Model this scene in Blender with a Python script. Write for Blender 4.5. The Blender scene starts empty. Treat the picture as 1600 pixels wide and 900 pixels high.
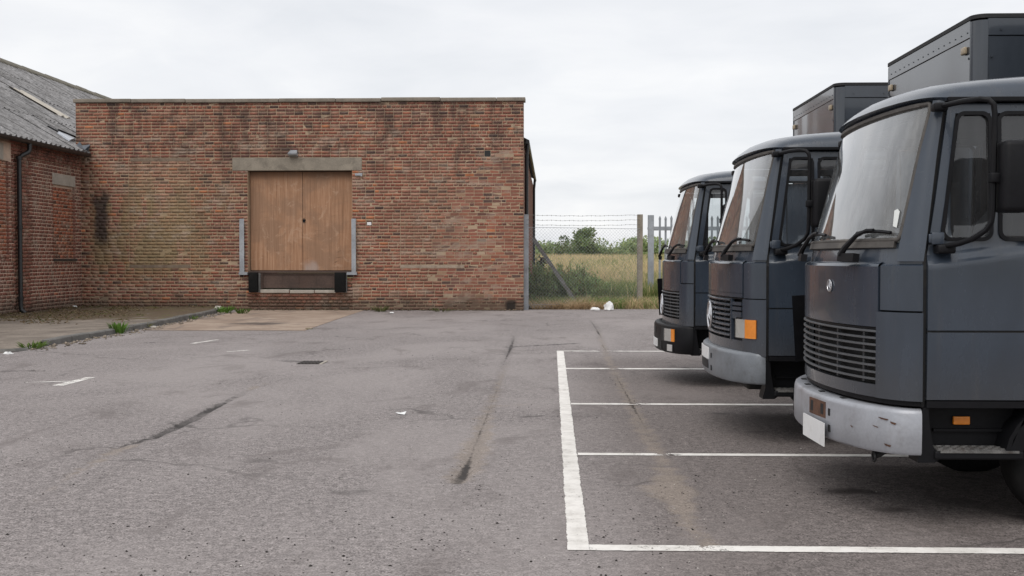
import bpy, bmesh, math, random
import numpy as np
from mathutils import Vector, noise as mnoise

random.seed(7)
rng = np.random.default_rng(7)
scene = bpy.context.scene
COL = scene.collection
PI = math.pi

# ------------------------------------------------------------------ camera
FPX, EYE = 1800.0, 1.55
YAW = math.atan(60 / FPX)
PIT = math.atan(47 / math.hypot(FPX, 60))
FW = Vector((-math.sin(YAW) * math.cos(PIT), math.cos(YAW) * math.cos(PIT), -math.sin(PIT)))
RT = Vector((math.cos(YAW), math.sin(YAW), 0))
UP = RT.cross(FW)
cam = bpy.data.cameras.new("camera")
cam.sensor_width = 36
cam.lens = FPX / 1600 * 36
cam.clip_end = 4000
camo = bpy.data.objects.new("camera", cam)
COL.objects.link(camo)
camo.location = (0, 0, EYE)
camo.rotation_euler = (PI / 2 - PIT, 0, YAW)
scene.camera = camo
CAM = Vector((0, 0, EYE))

# ------------------------------------------------------------------ light: overcast day
SUN_EL, SUN_AZ = math.radians(52), math.radians(205)     # azimuth from +Y, clockwise
sun = bpy.data.lights.new("sun", 'SUN')
sun.energy = 1.5
sun.angle = math.radians(50)
sun.color = (1.0, 0.965, 0.92)
suno = bpy.data.objects.new("sun", sun)
COL.objects.link(suno)
sd = Vector((math.sin(SUN_AZ) * math.cos(SUN_EL), math.cos(SUN_AZ) * math.cos(SUN_EL), math.sin(SUN_EL)))
suno.rotation_euler = (-sd).to_track_quat('-Z', 'Y').to_euler()
suno.location = sd * 60

scene.view_settings.view_transform = 'Standard'
scene.view_settings.look = 'None'
scene.view_settings.exposure = 0.12
scene.view_settings.gamma = 1.0


# ------------------------------------------------------------------ node helper
class N:
    def __init__(s, nt):
        s.nt = nt
        s.nt.nodes.clear()

    def new(s, t, **kw):
        n = s.nt.nodes.new(t)
        for k, v in kw.items():
            setattr(n, k, v)
        return n

    def put(s, sock, v):
        if v is None:
            return
        if hasattr(v, 'is_output'):
            s.nt.links.new(v, sock)
        else:
            if sock.type == 'RGBA' and isinstance(v, (tuple, list)) and len(v) == 3:
                v = (*v, 1)
            sock.default_value = v

    def pos(s):
        return s.new('ShaderNodeNewGeometry').outputs['Position']

    def obj(s):
        return s.new('ShaderNodeTexCoord').outputs['Object']

    def scale(s, v, sc):
        n = s.new('ShaderNodeVectorMath', operation='MULTIPLY')
        s.put(n.inputs[0], v)
        n.inputs[1].default_value = sc
        return n.outputs[0]

    def noise(s, v, sc, det=4, rough=0.55, dist=0.0):
        n = s.new('ShaderNodeTexNoise')
        s.put(n.inputs['Vector'], v)
        n.inputs['Scale'].default_value = sc
        n.inputs['Detail'].default_value = det
        n.inputs['Roughness'].default_value = rough
        n.inputs['Distortion'].default_value = dist
        return n.outputs['Fac']

    def voro(s, v, sc, feat='F1', out='Distance'):
        n = s.new('ShaderNodeTexVoronoi', feature=feat)
        s.put(n.inputs['Vector'], v)
        n.inputs['Scale'].default_value = sc
        return n.outputs[out]

    def m(s, op, a, b=0.0, c=None, clamp=False):
        n = s.new('ShaderNodeMath', operation=op, use_clamp=clamp)
        s.put(n.inputs[0], a)
        s.put(n.inputs[1], b)
        if c is not None:
            s.put(n.inputs[2], c)
        return n.outputs[0]

    def rng(s, v, a, b, c=0.0, d=1.0):
        n = s.new('ShaderNodeMapRange', interpolation_type='SMOOTHSTEP')
        s.put(n.inputs[0], v)
        for i, x in enumerate((a, b, c, d)):
            n.inputs[i + 1].default_value = x
        return n.outputs[0]

    def mix(s, f, a, b, blend='MIX'):
        n = s.new('ShaderNodeMix', data_type='RGBA', blend_type=blend)
        s.put(n.inputs[0], f)
        s.put(n.inputs[6], a)
        s.put(n.inputs[7], b)
        return n.outputs[2]

    def ramp(s, f, stops):
        n = s.new('ShaderNodeValToRGB')
        s.put(n.inputs[0], f)
        e = n.color_ramp.elements
        while len(e) < len(stops):
            e.new(0.5)
        for i, (p, c) in enumerate(stops):
            e[i].position = p
            e[i].color = (*c, 1) if len(c) == 3 else c
        return n.outputs[0]

    def attr(s, name, out='Fac'):
        return s.new('ShaderNodeAttribute', attribute_name=name).outputs[out]

    def sep(s, v):
        n = s.new('ShaderNodeSeparateXYZ')
        s.put(n.inputs[0], v)
        return n.outputs

    def bump(s, h, strength=0.3, dist=0.01):
        n = s.new('ShaderNodeBump')
        n.inputs['Strength'].default_value = strength
        n.inputs['Distance'].default_value = dist
        s.put(n.inputs['Height'], h)
        return n.outputs[0]

    def bsdf(s, col, rough=0.7, metal=0.0, normal=None, spec=0.5, coat=0.0, coat_rough=0.1, emit=None, alpha=None, out=True):
        n = s.new('ShaderNodeBsdfPrincipled')
        s.put(n.inputs['Base Color'], col)
        s.put(n.inputs['Roughness'], rough)
        s.put(n.inputs['Metallic'], metal)
        n.inputs['Specular IOR Level'].default_value = spec
        n.inputs['Coat Weight'].default_value = coat
        n.inputs['Coat Roughness'].default_value = coat_rough
        if normal is not None:
            s.put(n.inputs['Normal'], normal)
        if out:
            s.out(n.outputs[0])
        return n.outputs[0]

    def mixsh(s, f, a, b):
        n = s.new('ShaderNodeMixShader')
        s.put(n.inputs[0], f)
        s.put(n.inputs[1], a)
        s.put(n.inputs[2], b)
        return n.outputs[0]

    def out(s, sh):
        o = s.new('ShaderNodeOutputMaterial')
        s.nt.links.new(sh, o.inputs['Surface'])


def mat(name):
    m = bpy.data.materials.new(name)
    m.use_nodes = True
    return m, N(m.node_tree)


# ------------------------------------------------------------------ sky: high pale overcast over a Nishita sky
world = bpy.data.worlds.new("World")
scene.world = world
world.use_nodes = True
w = N(world.node_tree)
skyn = w.new('ShaderNodeTexSky', sky_type='NISHITA')
skyn.sun_disc = False
skyn.sun_elevation = SUN_EL
skyn.sun_rotation = SUN_AZ
bg1 = w.new('ShaderNodeBackground')
w.put(bg1.inputs[0], skyn.outputs[0])
bg1.inputs[1].default_value = 0.10
gd = w.new('ShaderNodeTexCoord').outputs['Generated']
sp = w.sep(gd)
den = w.m('ADD', w.m('MAXIMUM', sp[2], 0.0), 0.16)
cv = w.new('ShaderNodeCombineXYZ')
w.put(cv.inputs[0], w.m('DIVIDE', sp[0], den))
w.put(cv.inputs[1], w.m('DIVIDE', sp[1], den))
n1 = w.noise(cv.outputs[0], 0.9, 6, 0.5, 0.4)
n2 = w.noise(cv.outputs[0], 0.35, 3, 0.5)
cl = w.m('ADD', w.m('MULTIPLY', n1, 0.55), w.m('ADD', w.m('MULTIPLY', n2, 0.25), w.m('MULTIPLY', w.noise(cv.outputs[0], 2.6, 6, 0.55, 0.6), 0.2)))
ccol = w.ramp(cl, [(0.38, (0.745, 0.765, 0.80)), (0.50, (0.845, 0.855, 0.88)), (0.60, (0.94, 0.94, 0.945))])
bg2 = w.new('ShaderNodeBackground')
w.put(bg2.inputs[0], ccol)
bg2.inputs[1].default_value = 1.0
wm = w.mixsh(0.93, bg1.outputs[0], bg2.outputs[0])
wo = w.new('ShaderNodeOutputWorld')
w.nt.links.new(wm, wo.inputs['Surface'])


# ------------------------------------------------------------------ mesh helper
LOC = {}


def smooth_by_angle(me, deg=35):
    me.polygons.foreach_set('use_smooth', [True] * len(me.polygons))
    bm = bmesh.new()
    bm.from_mesh(me)
    lim = math.radians(deg)
    for e in bm.edges:
        e.smooth = len(e.link_faces) == 2 and e.calc_face_angle(0) < lim
    bm.to_mesh(me)
    bm.free()


def tag(o, label=None, cat=None, group=None, kind=None):
    if label:
        o['label'] = label
    if cat:
        o['category'] = cat
    if group:
        o['group'] = group
    if kind:
        o['kind'] = kind
    return o


def thing(name, loc, label, cat, group=None):
    o = bpy.data.objects.new(name, None)
    o.empty_display_size = 0.2
    o.location = loc
    COL.objects.link(o)
    LOC[o.name] = Vector(loc)
    return tag(o, label, cat, group)


class MB:
    def __init__(s):
        s.v, s.f = [], []
        s.np_, s.nadd = 0, 0

    def add(s, vs, fs):
        s.nadd += 1
        k = len(s.v)
        s.v += [tuple(p) for p in vs]
        s.f += [tuple(i + k for i in f) for f in fs]
        return s

    def box(s, x0, x1, y0, y1, z0, z1, b=0.0):
        if b <= 0:
            vs = [(x, y, z) for x in (x0, x1) for y in (y0, y1) for z in (z0, z1)]
            fs = [(0, 1, 3, 2), (4, 6, 7, 5), (0, 4, 5, 1), (2, 3, 7, 6), (0, 2, 6, 4), (1, 5, 7, 3)]
            return s.add(vs, fs)
        bm = bmesh.new()
        bmesh.ops.create_cube(bm, size=1)
        for q in bm.verts:
            q.co = Vector(((x0 + x1) / 2 + q.co.x * (x1 - x0), (y0 + y1) / 2 + q.co.y * (y1 - y0), (z0 + z1) / 2 + q.co.z * (z1 - z0)))
        bmesh.ops.bevel(bm, geom=bm.edges[:], offset=b, segments=3, affect='EDGES', profile=0.5)
        bm.verts.index_update()
        s.add([q.co[:] for q in bm.verts], [[q.index for q in f.verts] for f in bm.faces])
        bm.free()
        return s

    def beam(s, a, b, w, h, upv=(0, 0, 1)):
        a, b = Vector(a), Vector(b)
        d = (b - a).normalized()
        r = d.cross(Vector(upv)).normalized()
        u = r.cross(d)
        vs = [p + r * (i * w / 2) + u * (j * h / 2) for p in (a, b) for i in (-1, 1) for j in (-1, 1)]
        return s.add(vs, [(0, 2, 3, 1), (4, 5, 7, 6), (0, 4, 6, 2), (1, 3, 7, 5), (0, 1, 5, 4), (2, 6, 7, 3)])

    def tube(s, pts, r, n=8, closed=False, cap=True):
        P = [Vector(p) for p in pts]
        m_ = len(P)
        rs = r if isinstance(r, (list, tuple)) else [r] * m_
        vs, prev = [], None
        for i in range(m_):
            if closed:
                t = P[(i + 1) % m_] - P[i - 1]
            else:
                t = P[min(i + 1, m_ - 1)] - P[max(i - 1, 0)]
            t.normalize()
            if prev is None:
                a = Vector((0, 0, 1)) if abs(t.z) < 0.9 else Vector((1, 0, 0))
                x = t.cross(a).normalized()
            else:
                x = (prev - t * prev.dot(t)).normalized()
            prev = x
            y = t.cross(x)
            vs += [P[i] + (x * math.cos(2 * PI * k / n) + y * math.sin(2 * PI * k / n)) * rs[i] for k in range(n)]
        fs = []
        for i in range(m_ if closed else m_ - 1):
            j = (i + 1) % m_
            for k in range(n):
                l = (k + 1) % n
                fs.append((i * n + k, i * n + l, j * n + l, j * n + k))
        if cap and not closed:
            fs.append(tuple(range(n))[::-1])
            fs.append(tuple((m_ - 1) * n + k for k in range(n)))
        return s.add(vs, fs)

    def lathe(s, prof, c, axis='y', n=32):
        """prof: list of (radius, along)"""
        vs, fs = [], []
        for (r, h) in prof:
            for k in range(n):
                a = 2 * PI * k / n
                p = (r * math.cos(a), h, r * math.sin(a))
                if axis == 'x':
                    p = (h, r * math.cos(a), r * math.sin(a))
                if axis == 'z':
                    p = (r * math.cos(a), r * math.sin(a), h)
                vs.append((c[0] + p[0], c[1] + p[1], c[2] + p[2]))
        for i in range(len(prof) - 1):
            for k in range(n):
                l = (k + 1) % n
                fs.append((i * n + k, i * n + l, (i + 1) * n + l, (i + 1) * n + k))
        return s.add(vs, fs)

    def grid(s, fn, A, B):
        vs = [fn(a, b) for a in A for b in B]
        nb = len(B)
        fs = [(i * nb + j, (i + 1) * nb + j, (i + 1) * nb + j + 1, i * nb + j + 1) for i in range(len(A) - 1) for j in range(nb - 1)]
        return s.add(vs, fs)

    def patch(s, fn, A, B, nrm, off=0.0, thick=0.02):
        """a piece of the surface fn(a,b), pushed out by off along nrm(a,b), with its edges turned in by thick"""
        nb, na = len(B), len(A)
        vs = [Vector(fn(a, b)) + nrm(a, b) * off for a in A for b in B]
        fs = [(i * nb + j, (i + 1) * nb + j, (i + 1) * nb + j + 1, i * nb + j + 1) for i in range(na - 1) for j in range(nb - 1)]
        ring = [(i, 0) for i in range(na)] + [(na - 1, j) for j in range(1, nb)] + [(i, nb - 1) for i in range(na - 2, -1, -1)] + [(0, j) for j in range(nb - 2, 0, -1)]
        base = len(vs)
        for (i, j) in ring:
            vs.append(vs[i * nb + j] - nrm(A[i], B[j]) * thick)
        for k, (i, j) in enumerate(ring):
            k2 = (k + 1) % len(ring)
            i2, j2 = ring[k2]
            fs.append((i * nb + j, i2 * nb + j2, base + k2, base + k))
        s.np_ += 1
        ctr = sum((Vector(v) for v in vs[:base]), Vector()) / base
        out = []
        nq = (na - 1) * (nb - 1)
        for q, f in enumerate(fs):
            P = [Vector(vs[i]) for i in f]
            fn_ = (P[2] - P[0]).cross(P[3] - P[1])
            mid = (P[0] + P[1] + P[2] + P[3]) / 4
            if q < nq:
                ref = nrm(A[q // (nb - 1)], B[q % (nb - 1)])
            else:
                ref = mid - ctr
                nn = nrm(A[na // 2], B[nb // 2])
                ref = ref - nn * ref.dot(nn)
            out.append(f if fn_.dot(ref) >= 0 else f[::-1])
        return s.add(vs, out)

    def build(s, name, m, parent=None, local=False, smooth=None, kind=None, label=None):
        me = bpy.data.meshes.new(name)
        vs = s.v
        if parent is not None and not local:
            L = LOC[parent.name]
            vs = [(x - L.x, y - L.y, z - L.z) for (x, y, z) in vs]
        me.from_pydata(vs, [], s.f)
        me.materials.append(m)
        if s.np_ == 0 or s.nadd > s.np_:
            bm = bmesh.new()
            bm.from_mesh(me)
            bmesh.ops.recalc_face_normals(bm, faces=bm.faces)
            bm.to_mesh(me)
            bm.free()
        if smooth:
            smooth_by_angle(me, smooth)
        o = bpy.data.objects.new(name, me)
        COL.objects.link(o)
        if parent is not None:
            o.parent = parent
            LOC[o.name] = LOC.get(parent.name, Vector())
        else:
            LOC[o.name] = Vector()
        return tag(o, label, None, None, kind)


def np_mesh(name, V, F, m, parent=None, attrs=None, smooth=False):
    """V (n,3), F (k,3|4) numpy arrays"""
    me = bpy.data.meshes.new(name)
    V = np.asarray(V, np.float32)
    F = np.asarray(F, np.int32)
    if parent is not None:
        V = V - np.array(LOC[parent.name], np.float32)
    me.vertices.add(len(V))
    me.vertices.foreach_set('co', V.ravel())
    k = F.shape[1]
    me.loops.add(F.size)
    me.loops.foreach_set('vertex_index', F.ravel())
    me.polygons.add(len(F))
    me.polygons.foreach_set('loop_start', np.arange(0, F.size, k, dtype=np.int32))
    if smooth:
        me.polygons.foreach_set('use_smooth', np.ones(len(F), bool))
    me.update(calc_edges=True)
    me.validate()
    for an, (typ, data) in (attrs or {}).items():
        a = me.attributes.new(an, typ, 'POINT')
        if typ == 'FLOAT':
            a.data.foreach_set('value', np.asarray(data, np.float32).ravel())
        else:
            d = np.ones((len(V), 4), np.float32)
            d[:, :3] = data
            a.data.foreach_set('color', d.ravel())
    me.materials.append(m)
    o = bpy.data.objects.new(name, me)
    COL.objects.link(o)
    if parent is not None:
        o.parent = parent
        LOC[o.name] = LOC[parent.name]
    return o


def ray(x, y):
    return FW * FPX + RT * (x - 800) - UP * (y - 450)


def gp(x, y, z=0.0):            # point on the ground, used while laying out marks measured from the photograph
    d = ray(x, y)
    return CAM + d * ((z - EYE) / d.z)


def yp(x, y, Y):
    d = ray(x, y)
    return CAM + d * (Y / d.y)


def xp(x, y, X):
    d = ray(x, y)
    return CAM + d * (X / d.x)


# ------------------------------------------------------------------ materials
def simple(name, col, rough=0.6, metal=0.0, var=0.25, sc=3.0, spec=0.5, bump=0.0, coat=0.0, dirt=None, dirt_amt=0.5, obj=True, coat_rough=0.1):
    m, n = mat(name)
    p = n.obj() if obj else n.pos()
    a = n.noise(p, sc, 6, 0.6)
    f = n.noise(p, sc * 14, 3, 0.6)
    k = n.m('ADD', n.m('MULTIPLY', a, 0.65), n.m('MULTIPLY', f, 0.35))
    c = n.mix(n.rng(k, 0.3, 0.7), tuple(x * (1 - var) for x in col), tuple(x * (1 + var) for x in col))
    if dirt:
        d = n.rng(n.noise(p, sc * 0.8, 8, 0.7, 0.5), 0.5, 0.68, 0, dirt_amt)
        c = n.mix(d, c, dirt)
    r = n.m('ADD', rough - 0.06, n.m('MULTIPLY', a, 0.12))
    n.bsdf(c, r, metal, n.bump(f, bump, 0.004) if bump else None, spec, coat, coat_rough)
    return m


def stain_nodes(n, col, strength=1.0):
    """weathering of the brick face: soot, algae, lime bloom, damp foot - shapes fixed to the wall"""
    p = n.pos()
    x, y, z = n.sep(p)[:3]
    big = n.noise(n.scale(p, (1, 1, 0.55)), 0.55, 6, 0.62, 0.3)
    mid = n.noise(p, 2.2, 6, 0.65, 0.4)
    streak = n.noise(n.scale(p, (2.4, 2.4, 0.35)), 1.0, 5, 0.6)
    fine = n.noise(p, 35, 3, 0.7)
    # within brick mottling
    col = n.mix(n.rng(fine, 0.3, 0.75, 0, 0.35), col, n.mix(1.0, col, (1.5, 1.45, 1.4), 'MULTIPLY'))
    # soot on the upper wall
    up = n.rng(z, 3.4, 5.0, 0.18, 1.0)
    soot = n.m('MULTIPLY', n.m('MULTIPLY', n.rng(n.m('ADD', n.m('MULTIPLY', mid, 0.5), n.m('MULTIPLY', streak, 0.5)), 0.44, 0.60), up), 0.75 * strength)
    col = n.mix(soot, col, (0.060, 0.042, 0.038))
    # general grime
    col = n.mix(n.rng(big, 0.45, 0.7, 0, 0.25 * strength), col, (0.16, 0.10, 0.07))
    # algae towards the left lower part
    al = n.m('MULTIPLY', n.m('MULTIPLY', n.rng(x, -8.6, -11.5), n.rng(x, -13.95, -13.4)), n.m('MULTIPLY', n.rng(z, 4.6, 2.8), n.rng(z, 0.6, 1.3)))
    al = n.m('MULTIPLY', al, n.rng(n.noise(n.scale(p, (1.2, 1.2, 0.6)), 1.1, 5, 0.6, 0.6), 0.36, 0.56, 0, 0.72 * strength))
    col = n.mix(al, col, (0.235, 0.180, 0.095))
    # lime bloom
    lb = n.m('MULTIPLY', n.rng(n.noise(n.scale(p, (0.7, 1, 1.6)), 1.7, 7, 0.7, 0.5), 0.51, 0.64, 0, 0.55 * strength), n.rng(z, 5.8, 4.8, 0.3, 1))
    col = n.mix(lb, col, (0.36, 0.29, 0.23))
    # damp foot with ragged top
    ft = n.rng(n.m('ADD', z, n.m('MULTIPLY', mid, -0.9)), 0.15, -0.32, 0, 0.72 * strength)
    col = n.mix(ft, col, (0.075, 0.060, 0.045))
    # long dark run mark near the corner
    dx = n.m('ABSOLUTE', n.m('ADD', n.m('ADD', x, 13.42), n.m('MULTIPLY', n.m('SUBTRACT', mid, 0.5), 0.5)))
    dz = n.m('ABSOLUTE', n.m('ADD', n.m('ADD', z, -2.75), n.m('MULTIPLY', n.m('SUBTRACT', streak, 0.5), 0.8)))
    rm = n.m('MULTIPLY', n.m('MULTIPLY', n.rng(dx, 0.30, 0.10), n.rng(x, -13.98, -13.7)), n.rng(dz, 0.95, 0.45, 0, 0.85))
    col = n.mix(rm, col, (0.038, 0.030, 0.032))
    # scorch at the foot on the right
    dx = n.m('ABSOLUTE', n.m('ADD', n.m('ADD', x, 1.16), n.m('MULTIPLY', n.m('SUBTRACT', mid, 0.5), 0.25)))
    rm = n.m('MULTIPLY', n.rng(dx, 0.20, 0.08), n.rng(n.m('ADD', z, n.m('MULTIPLY', mid, 0.15)), 0.46, 0.30, 0, 0.9))
    col = n.mix(rm, col, (0.02, 0.018, 0.017))
    return col, fine, mid


def brick_mat(name, src):
    m, n = mat(name)
    if src == 'object':
        c = n.new('ShaderNodeObjectInfo').outputs['Color']
    else:
        c = n.attr('tone', 'Color')
    c, fine, mid = stain_nodes(n, c)
    n.bsdf(c, 0.9, 0, n.bump(n.noise(n.pos(), 70, 3, 0.7), 0.5, 0.006), 0.25)
    return m


def mortar_mat(name, col):
    m, n = mat(name)
    a = n.noise(n.pos(), 1.3, 5, 0.6)
    c = n.mix(a, tuple(x * 0.72 for x in col), tuple(x * 1.22 for x in col))
    c, fine, mid = stain_nodes(n, c, 0.8)
    n.bsdf(c, 0.95, 0, n.bump(fine, 0.4, 0.004), 0.2)
    return m


BRICK_O = brick_mat('brick_single', 'object')
BRICK_A = brick_mat('brick_field', 'attr')
MORTAR = mortar_mat('mortar_tan', (0.39, 0.29, 0.20))
MORTAR_L = mortar_mat('mortar_pale', (0.56, 0.43, 0.34))


def asphalt():
    m, n = mat('worn_asphalt')
    p = n.pos()
    x, y, z = n.sep(p)[:3]
    ag = n.m('ADD', n.m('MULTIPLY', n.noise(p, 75, 3, 0.8), 0.6), n.m('MULTIPLY', n.noise(p, 20, 5, 0.8), 0.4))
    ag2 = n.voro(p, 60)
    md = n.noise(p, 9, 5, 0.65)
    big = n.noise(n.scale(p, (1, 0.6, 1)), 0.35, 6, 0.6, 0.6)
    c = n.mix(n.rng(ag, 0.39, 0.61), (0.056, 0.048, 0.045), (0.445, 0.397, 0.385))
    pm = n.rng(n.noise(p, 1.2, 4, 0.6), 0.38, 0.62, 0.25, 1.0)
    c = n.mix(n.m('MULTIPLY', n.rng(n.voro(p, 21), 0.24, 0.08, 0, 0.85), pm), c, (0.045, 0.040, 0.039))
    c = n.mix(n.m('MULTIPLY', n.rng(n.voro(p, 33), 0.16, 0.07, 0, 0.5), pm), c, (0.50, 0.47, 0.46))
    dw = n.new('ShaderNodeVectorMath', operation='MULTIPLY_ADD')
    tn = n.new('ShaderNodeTexNoise')
    n.put(tn.inputs['Vector'], p)
    tn.inputs['Scale'].default_value = 2.5
    tn.inputs['Detail'].default_value = 6
    n.put(dw.inputs[0], tn.outputs['Color'])
    dw.inputs[1].default_value = (0.7, 0.7, 0.0)
    n.put(dw.inputs[2], p)
    net = n.voro(n.scale(dw.outputs[0], (1, 1, 0)), 0.42, 'DISTANCE_TO_EDGE')
    nm = n.rng(n.noise(n.scale(p, (1, 0.7, 1)), 0.5, 4, 0.6), 0.50, 0.60)
    hair = n.m('MULTIPLY', n.rng(net, 0.015, 0.003), nm)
    c = n.mix(n.m('MULTIPLY', hair, 0.75), c, (0.06, 0.053, 0.050))
    c = n.mix(n.rng(ag2, 0.02, 0.28, 0.55, 0), c, (0.075, 0.070, 0.070))
    c = n.mix(n.rng(md, 0.35, 0.7, 0, 0.45), c, (0.150, 0.134, 0.130))
    c = n.mix(n.rng(big, 0.42, 0.62, 0, 0.55), c, (0.315, 0.282, 0.272))
    c = n.mix(n.rng(n.noise(n.scale(p, (1, 0.5, 1)), 1.4, 6, 0.65, 0.8), 0.52, 0.68, 0, 0.5), c, (0.125, 0.106, 0.100))
    # asphalt colour darkened across the lorry bays
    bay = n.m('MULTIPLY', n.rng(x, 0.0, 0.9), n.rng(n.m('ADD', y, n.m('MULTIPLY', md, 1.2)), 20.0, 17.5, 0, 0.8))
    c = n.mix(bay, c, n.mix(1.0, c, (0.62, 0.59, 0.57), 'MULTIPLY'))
    # distance fields to cracks, earth lines, oil and repair marks
    wob = n.m('MULTIPLY', n.m('SUBTRACT', n.noise(p, 9, 8, 0.8), 0.5), 0.12)
    wob2 = n.m('MULTIPLY', n.m('SUBTRACT', n.noise(p, 5, 9, 0.82), 0.5), 0.55)
    sd_ = n.m('ADD', n.attr('sand'), wob2)
    c = n.mix(n.rng(sd_, 0.03, -0.06, 0, 0.6), c, n.mix(n.rng(ag, 0.35, 0.65), (0.17, 0.135, 0.11), (0.40, 0.335, 0.275)))
    rep = n.m('ADD', n.attr('repair'), wob2)
    c = n.mix(n.rng(rep, 0.05, -0.06, 0, 0.72), c, (0.075, 0.068, 0.066))
    oil = n.m('ADD', n.attr('oil'), n.m('MULTIPLY', wob, 0.6))
    ok = n.rng(oil, 0.08, -0.06, 0, 0.75)
    c = n.mix(ok, c, (0.028, 0.022, 0.020))
    cr = n.m('ADD', n.attr('crack'), wob)
    ck = n.rng(cr, 0.012, -0.010)
    c = n.mix(n.rng(cr, 0.10, 0.0, 0, 0.2), c, (0.10, 0.088, 0.082))
    c = n.mix(n.m('MULTIPLY', ck, n.rng(n.noise(p, 2.2, 3), 0.35, 0.6, 0.45, 0.95)), c, (0.035, 0.030, 0.028))
    h = n.m('ADD', n.m('MULTIPLY', ag, 1.0), n.m('MULTIPLY', ck, -2.5))
    h = n.m('ADD', h, n.m('MULTIPLY', md, 0.6))
    n.bsdf(c, n.m('SUBTRACT', 0.86, n.m('MULTIPLY', ok, 0.35)), 0, n.bump(h, 0.55, 0.008), 0.35)
    return m


ASPHALT = asphalt()


def line_paint():
    m, n = mat('road_paint')
    p = n.pos()
    a = n.noise(p, 60, 4, 0.75)
    b = n.noise(p, 5, 6, 0.7)
    c = n.mix(n.rng(b, 0.35, 0.7), (0.80, 0.77, 0.73), (0.60, 0.57, 0.53))
    c = n.mix(n.rng(a, 0.55, 0.75, 0, 0.4), c, (0.35, 0.33, 0.31))
    sh = n.bsdf(c, 0.8, 0, n.bump(a, 0.4, 0.003), 0.3, out=False)
    tr = n.new('ShaderNodeBsdfTransparent').outputs[0]
    k = n.m('ADD', n.m('MULTIPLY', a, 0.55), n.m('MULTIPLY', b, 0.45))
    wear = n.m('ADD', n.m('ADD', k, n.rng(n.voro(p, 26), 0.14, 0.05, 0, 0.12)), n.m('ADD', n.attr('wear'), n.rng(n.noise(p, 1.3, 3), 0.5, 0.75, 0, 0.05)))
    n.out(n.mixsh(n.rng(wear, 0.60, 0.66), sh, tr))
    return m


PAINT_LINE = line_paint()


def truck_paint(name, col, dirt=0.28, rough=0.27):
    m, n = mat(name)
    p = n.obj()
    a = n.noise(n.scale(p, (1, 1, 0.35)), 3.2, 6, 0.65)
    st = n.noise(n.scale(p, (7, 7, 0.5)), 1.6, 5, 0.65)
    f = n.noise(p, 60, 4, 0.7)
    sc = n.noise(n.scale(p, (3, 3, 30)), 2.0, 3, 0.7)
    c = n.mix(n.rng(a, 0.3, 0.7), tuple(v * 0.90 for v in col), tuple(v * 1.13 for v in col))
    c = n.mix(n.rng(st, 0.5, 0.72, 0, dirt), c, (0.075, 0.073, 0.073))
    c = n.mix(n.rng(sc, 0.70, 0.78, 0, 0.3), c, (0.12, 0.12, 0.125))
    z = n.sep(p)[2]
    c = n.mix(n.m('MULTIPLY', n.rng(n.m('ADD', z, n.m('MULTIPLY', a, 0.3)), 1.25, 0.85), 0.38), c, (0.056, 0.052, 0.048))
    r = n.m('ADD', rough - 0.05, n.m('MULTIPLY', a, 0.10))
    wav = n.noise(p, 2.0, 2, 0.5)
    n.bsdf(c, r, 0, n.bump(wav, 0.05, 0.02), 0.5, 0.45, 0.06)
    return m


PAINT = truck_paint('slate_grey_paint', (0.035, 0.046, 0.064))
PAINT_BOX = truck_paint('slate_box_paint', (0.037, 0.044, 0.055), 0.2, 0.20)


def glass(name, tint, dust, dustcol, pw_=3.0, streaks=True):
    m, n = mat(name)
    p = n.obj()
    lw = n.new('ShaderNodeLayerWeight')
    lw.inputs[0].default_value = 0.5
    fac = n.m('ADD', 0.06, n.m('MULTIPLY', n.m('POWER', lw.outputs['Facing'], pw_), 0.90))
    tr = n.new('ShaderNodeBsdfTransparent')
    tr.inputs[0].default_value = (*tint, 1)
    gl = n.new('ShaderNodeBsdfGlossy')
    gl.inputs['Roughness'].default_value = 0.025
    gl.inputs['Color'].default_value = (1, 1, 1, 1)
    n.put(gl.inputs['Normal'], n.bump(n.noise(p, 2.5, 2, 0.5), 0.05, 0.02))
    df = n.new('ShaderNodeBsdfDiffuse')
    df.inputs[0].default_value = (*dustcol, 1)
    st = n.noise(n.scale(p, (9, 9, 0.6)), 1.5, 5, 0.7) if streaks else n.noise(p, 3, 5, 0.7)
    dd = n.rng(n.m('ADD', n.m('MULTIPLY', st, 0.7), n.m('MULTIPLY', n.noise(p, 4, 6, 0.7), 0.3)), 0.3, 0.75, dust * 0.35, dust)
    a = n.mixsh(dd, tr.outputs[0], df.outputs[0])
    n.out(n.mixsh(fac, a, gl.outputs[0]))
    return m


SCREEN = glass('dusty_windscreen', (0.80, 0.85, 0.85), 0.30, (0.62, 0.63, 0.63), 2.8)
WINGLASS = glass('door_glass', (0.86, 0.89, 0.90), 0.08, (0.45, 0.45, 0.46), 3.0)
CLEAR = glass('lamp_glass', (0.9, 0.9, 0.88), 0.25, (0.6, 0.6, 0.58), 3.0, False)
BLACK = simple('black_plastic', (0.006, 0.006, 0.0075), 0.5, var=0.3, spec=0.2, dirt=(0.016, 0.015, 0.015), dirt_amt=0.3)
DARKGREY = simple('charcoal_plastic', (0.035, 0.036, 0.040), 0.5, var=0.3, dirt=(0.09, 0.085, 0.08), dirt_amt=0.4)
RUBBER = simple('rubber', (0.008, 0.008, 0.008), 0.8, var=0.3, spec=0.15, dirt=(0.02, 0.018, 0.017), dirt_amt=0.4)
SEAL = simple('grey_rubber_seal', (0.075, 0.068, 0.062), 0.7, var=0.3, dirt=(0.14, 0.125, 0.11), dirt_amt=0.6)
CHASSIS = simple('black_chassis_paint', (0.012, 0.012, 0.013), 0.7, var=0.4, dirt=(0.035, 0.028, 0.022), dirt_amt=0.5)
ALU = simple('silver_grey_bumper_paint', (0.345, 0.355, 0.385), 0.36, 0.25, var=0.12, sc=4, dirt=(0.20, 0.19, 0.19), dirt_amt=0.5)
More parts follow.
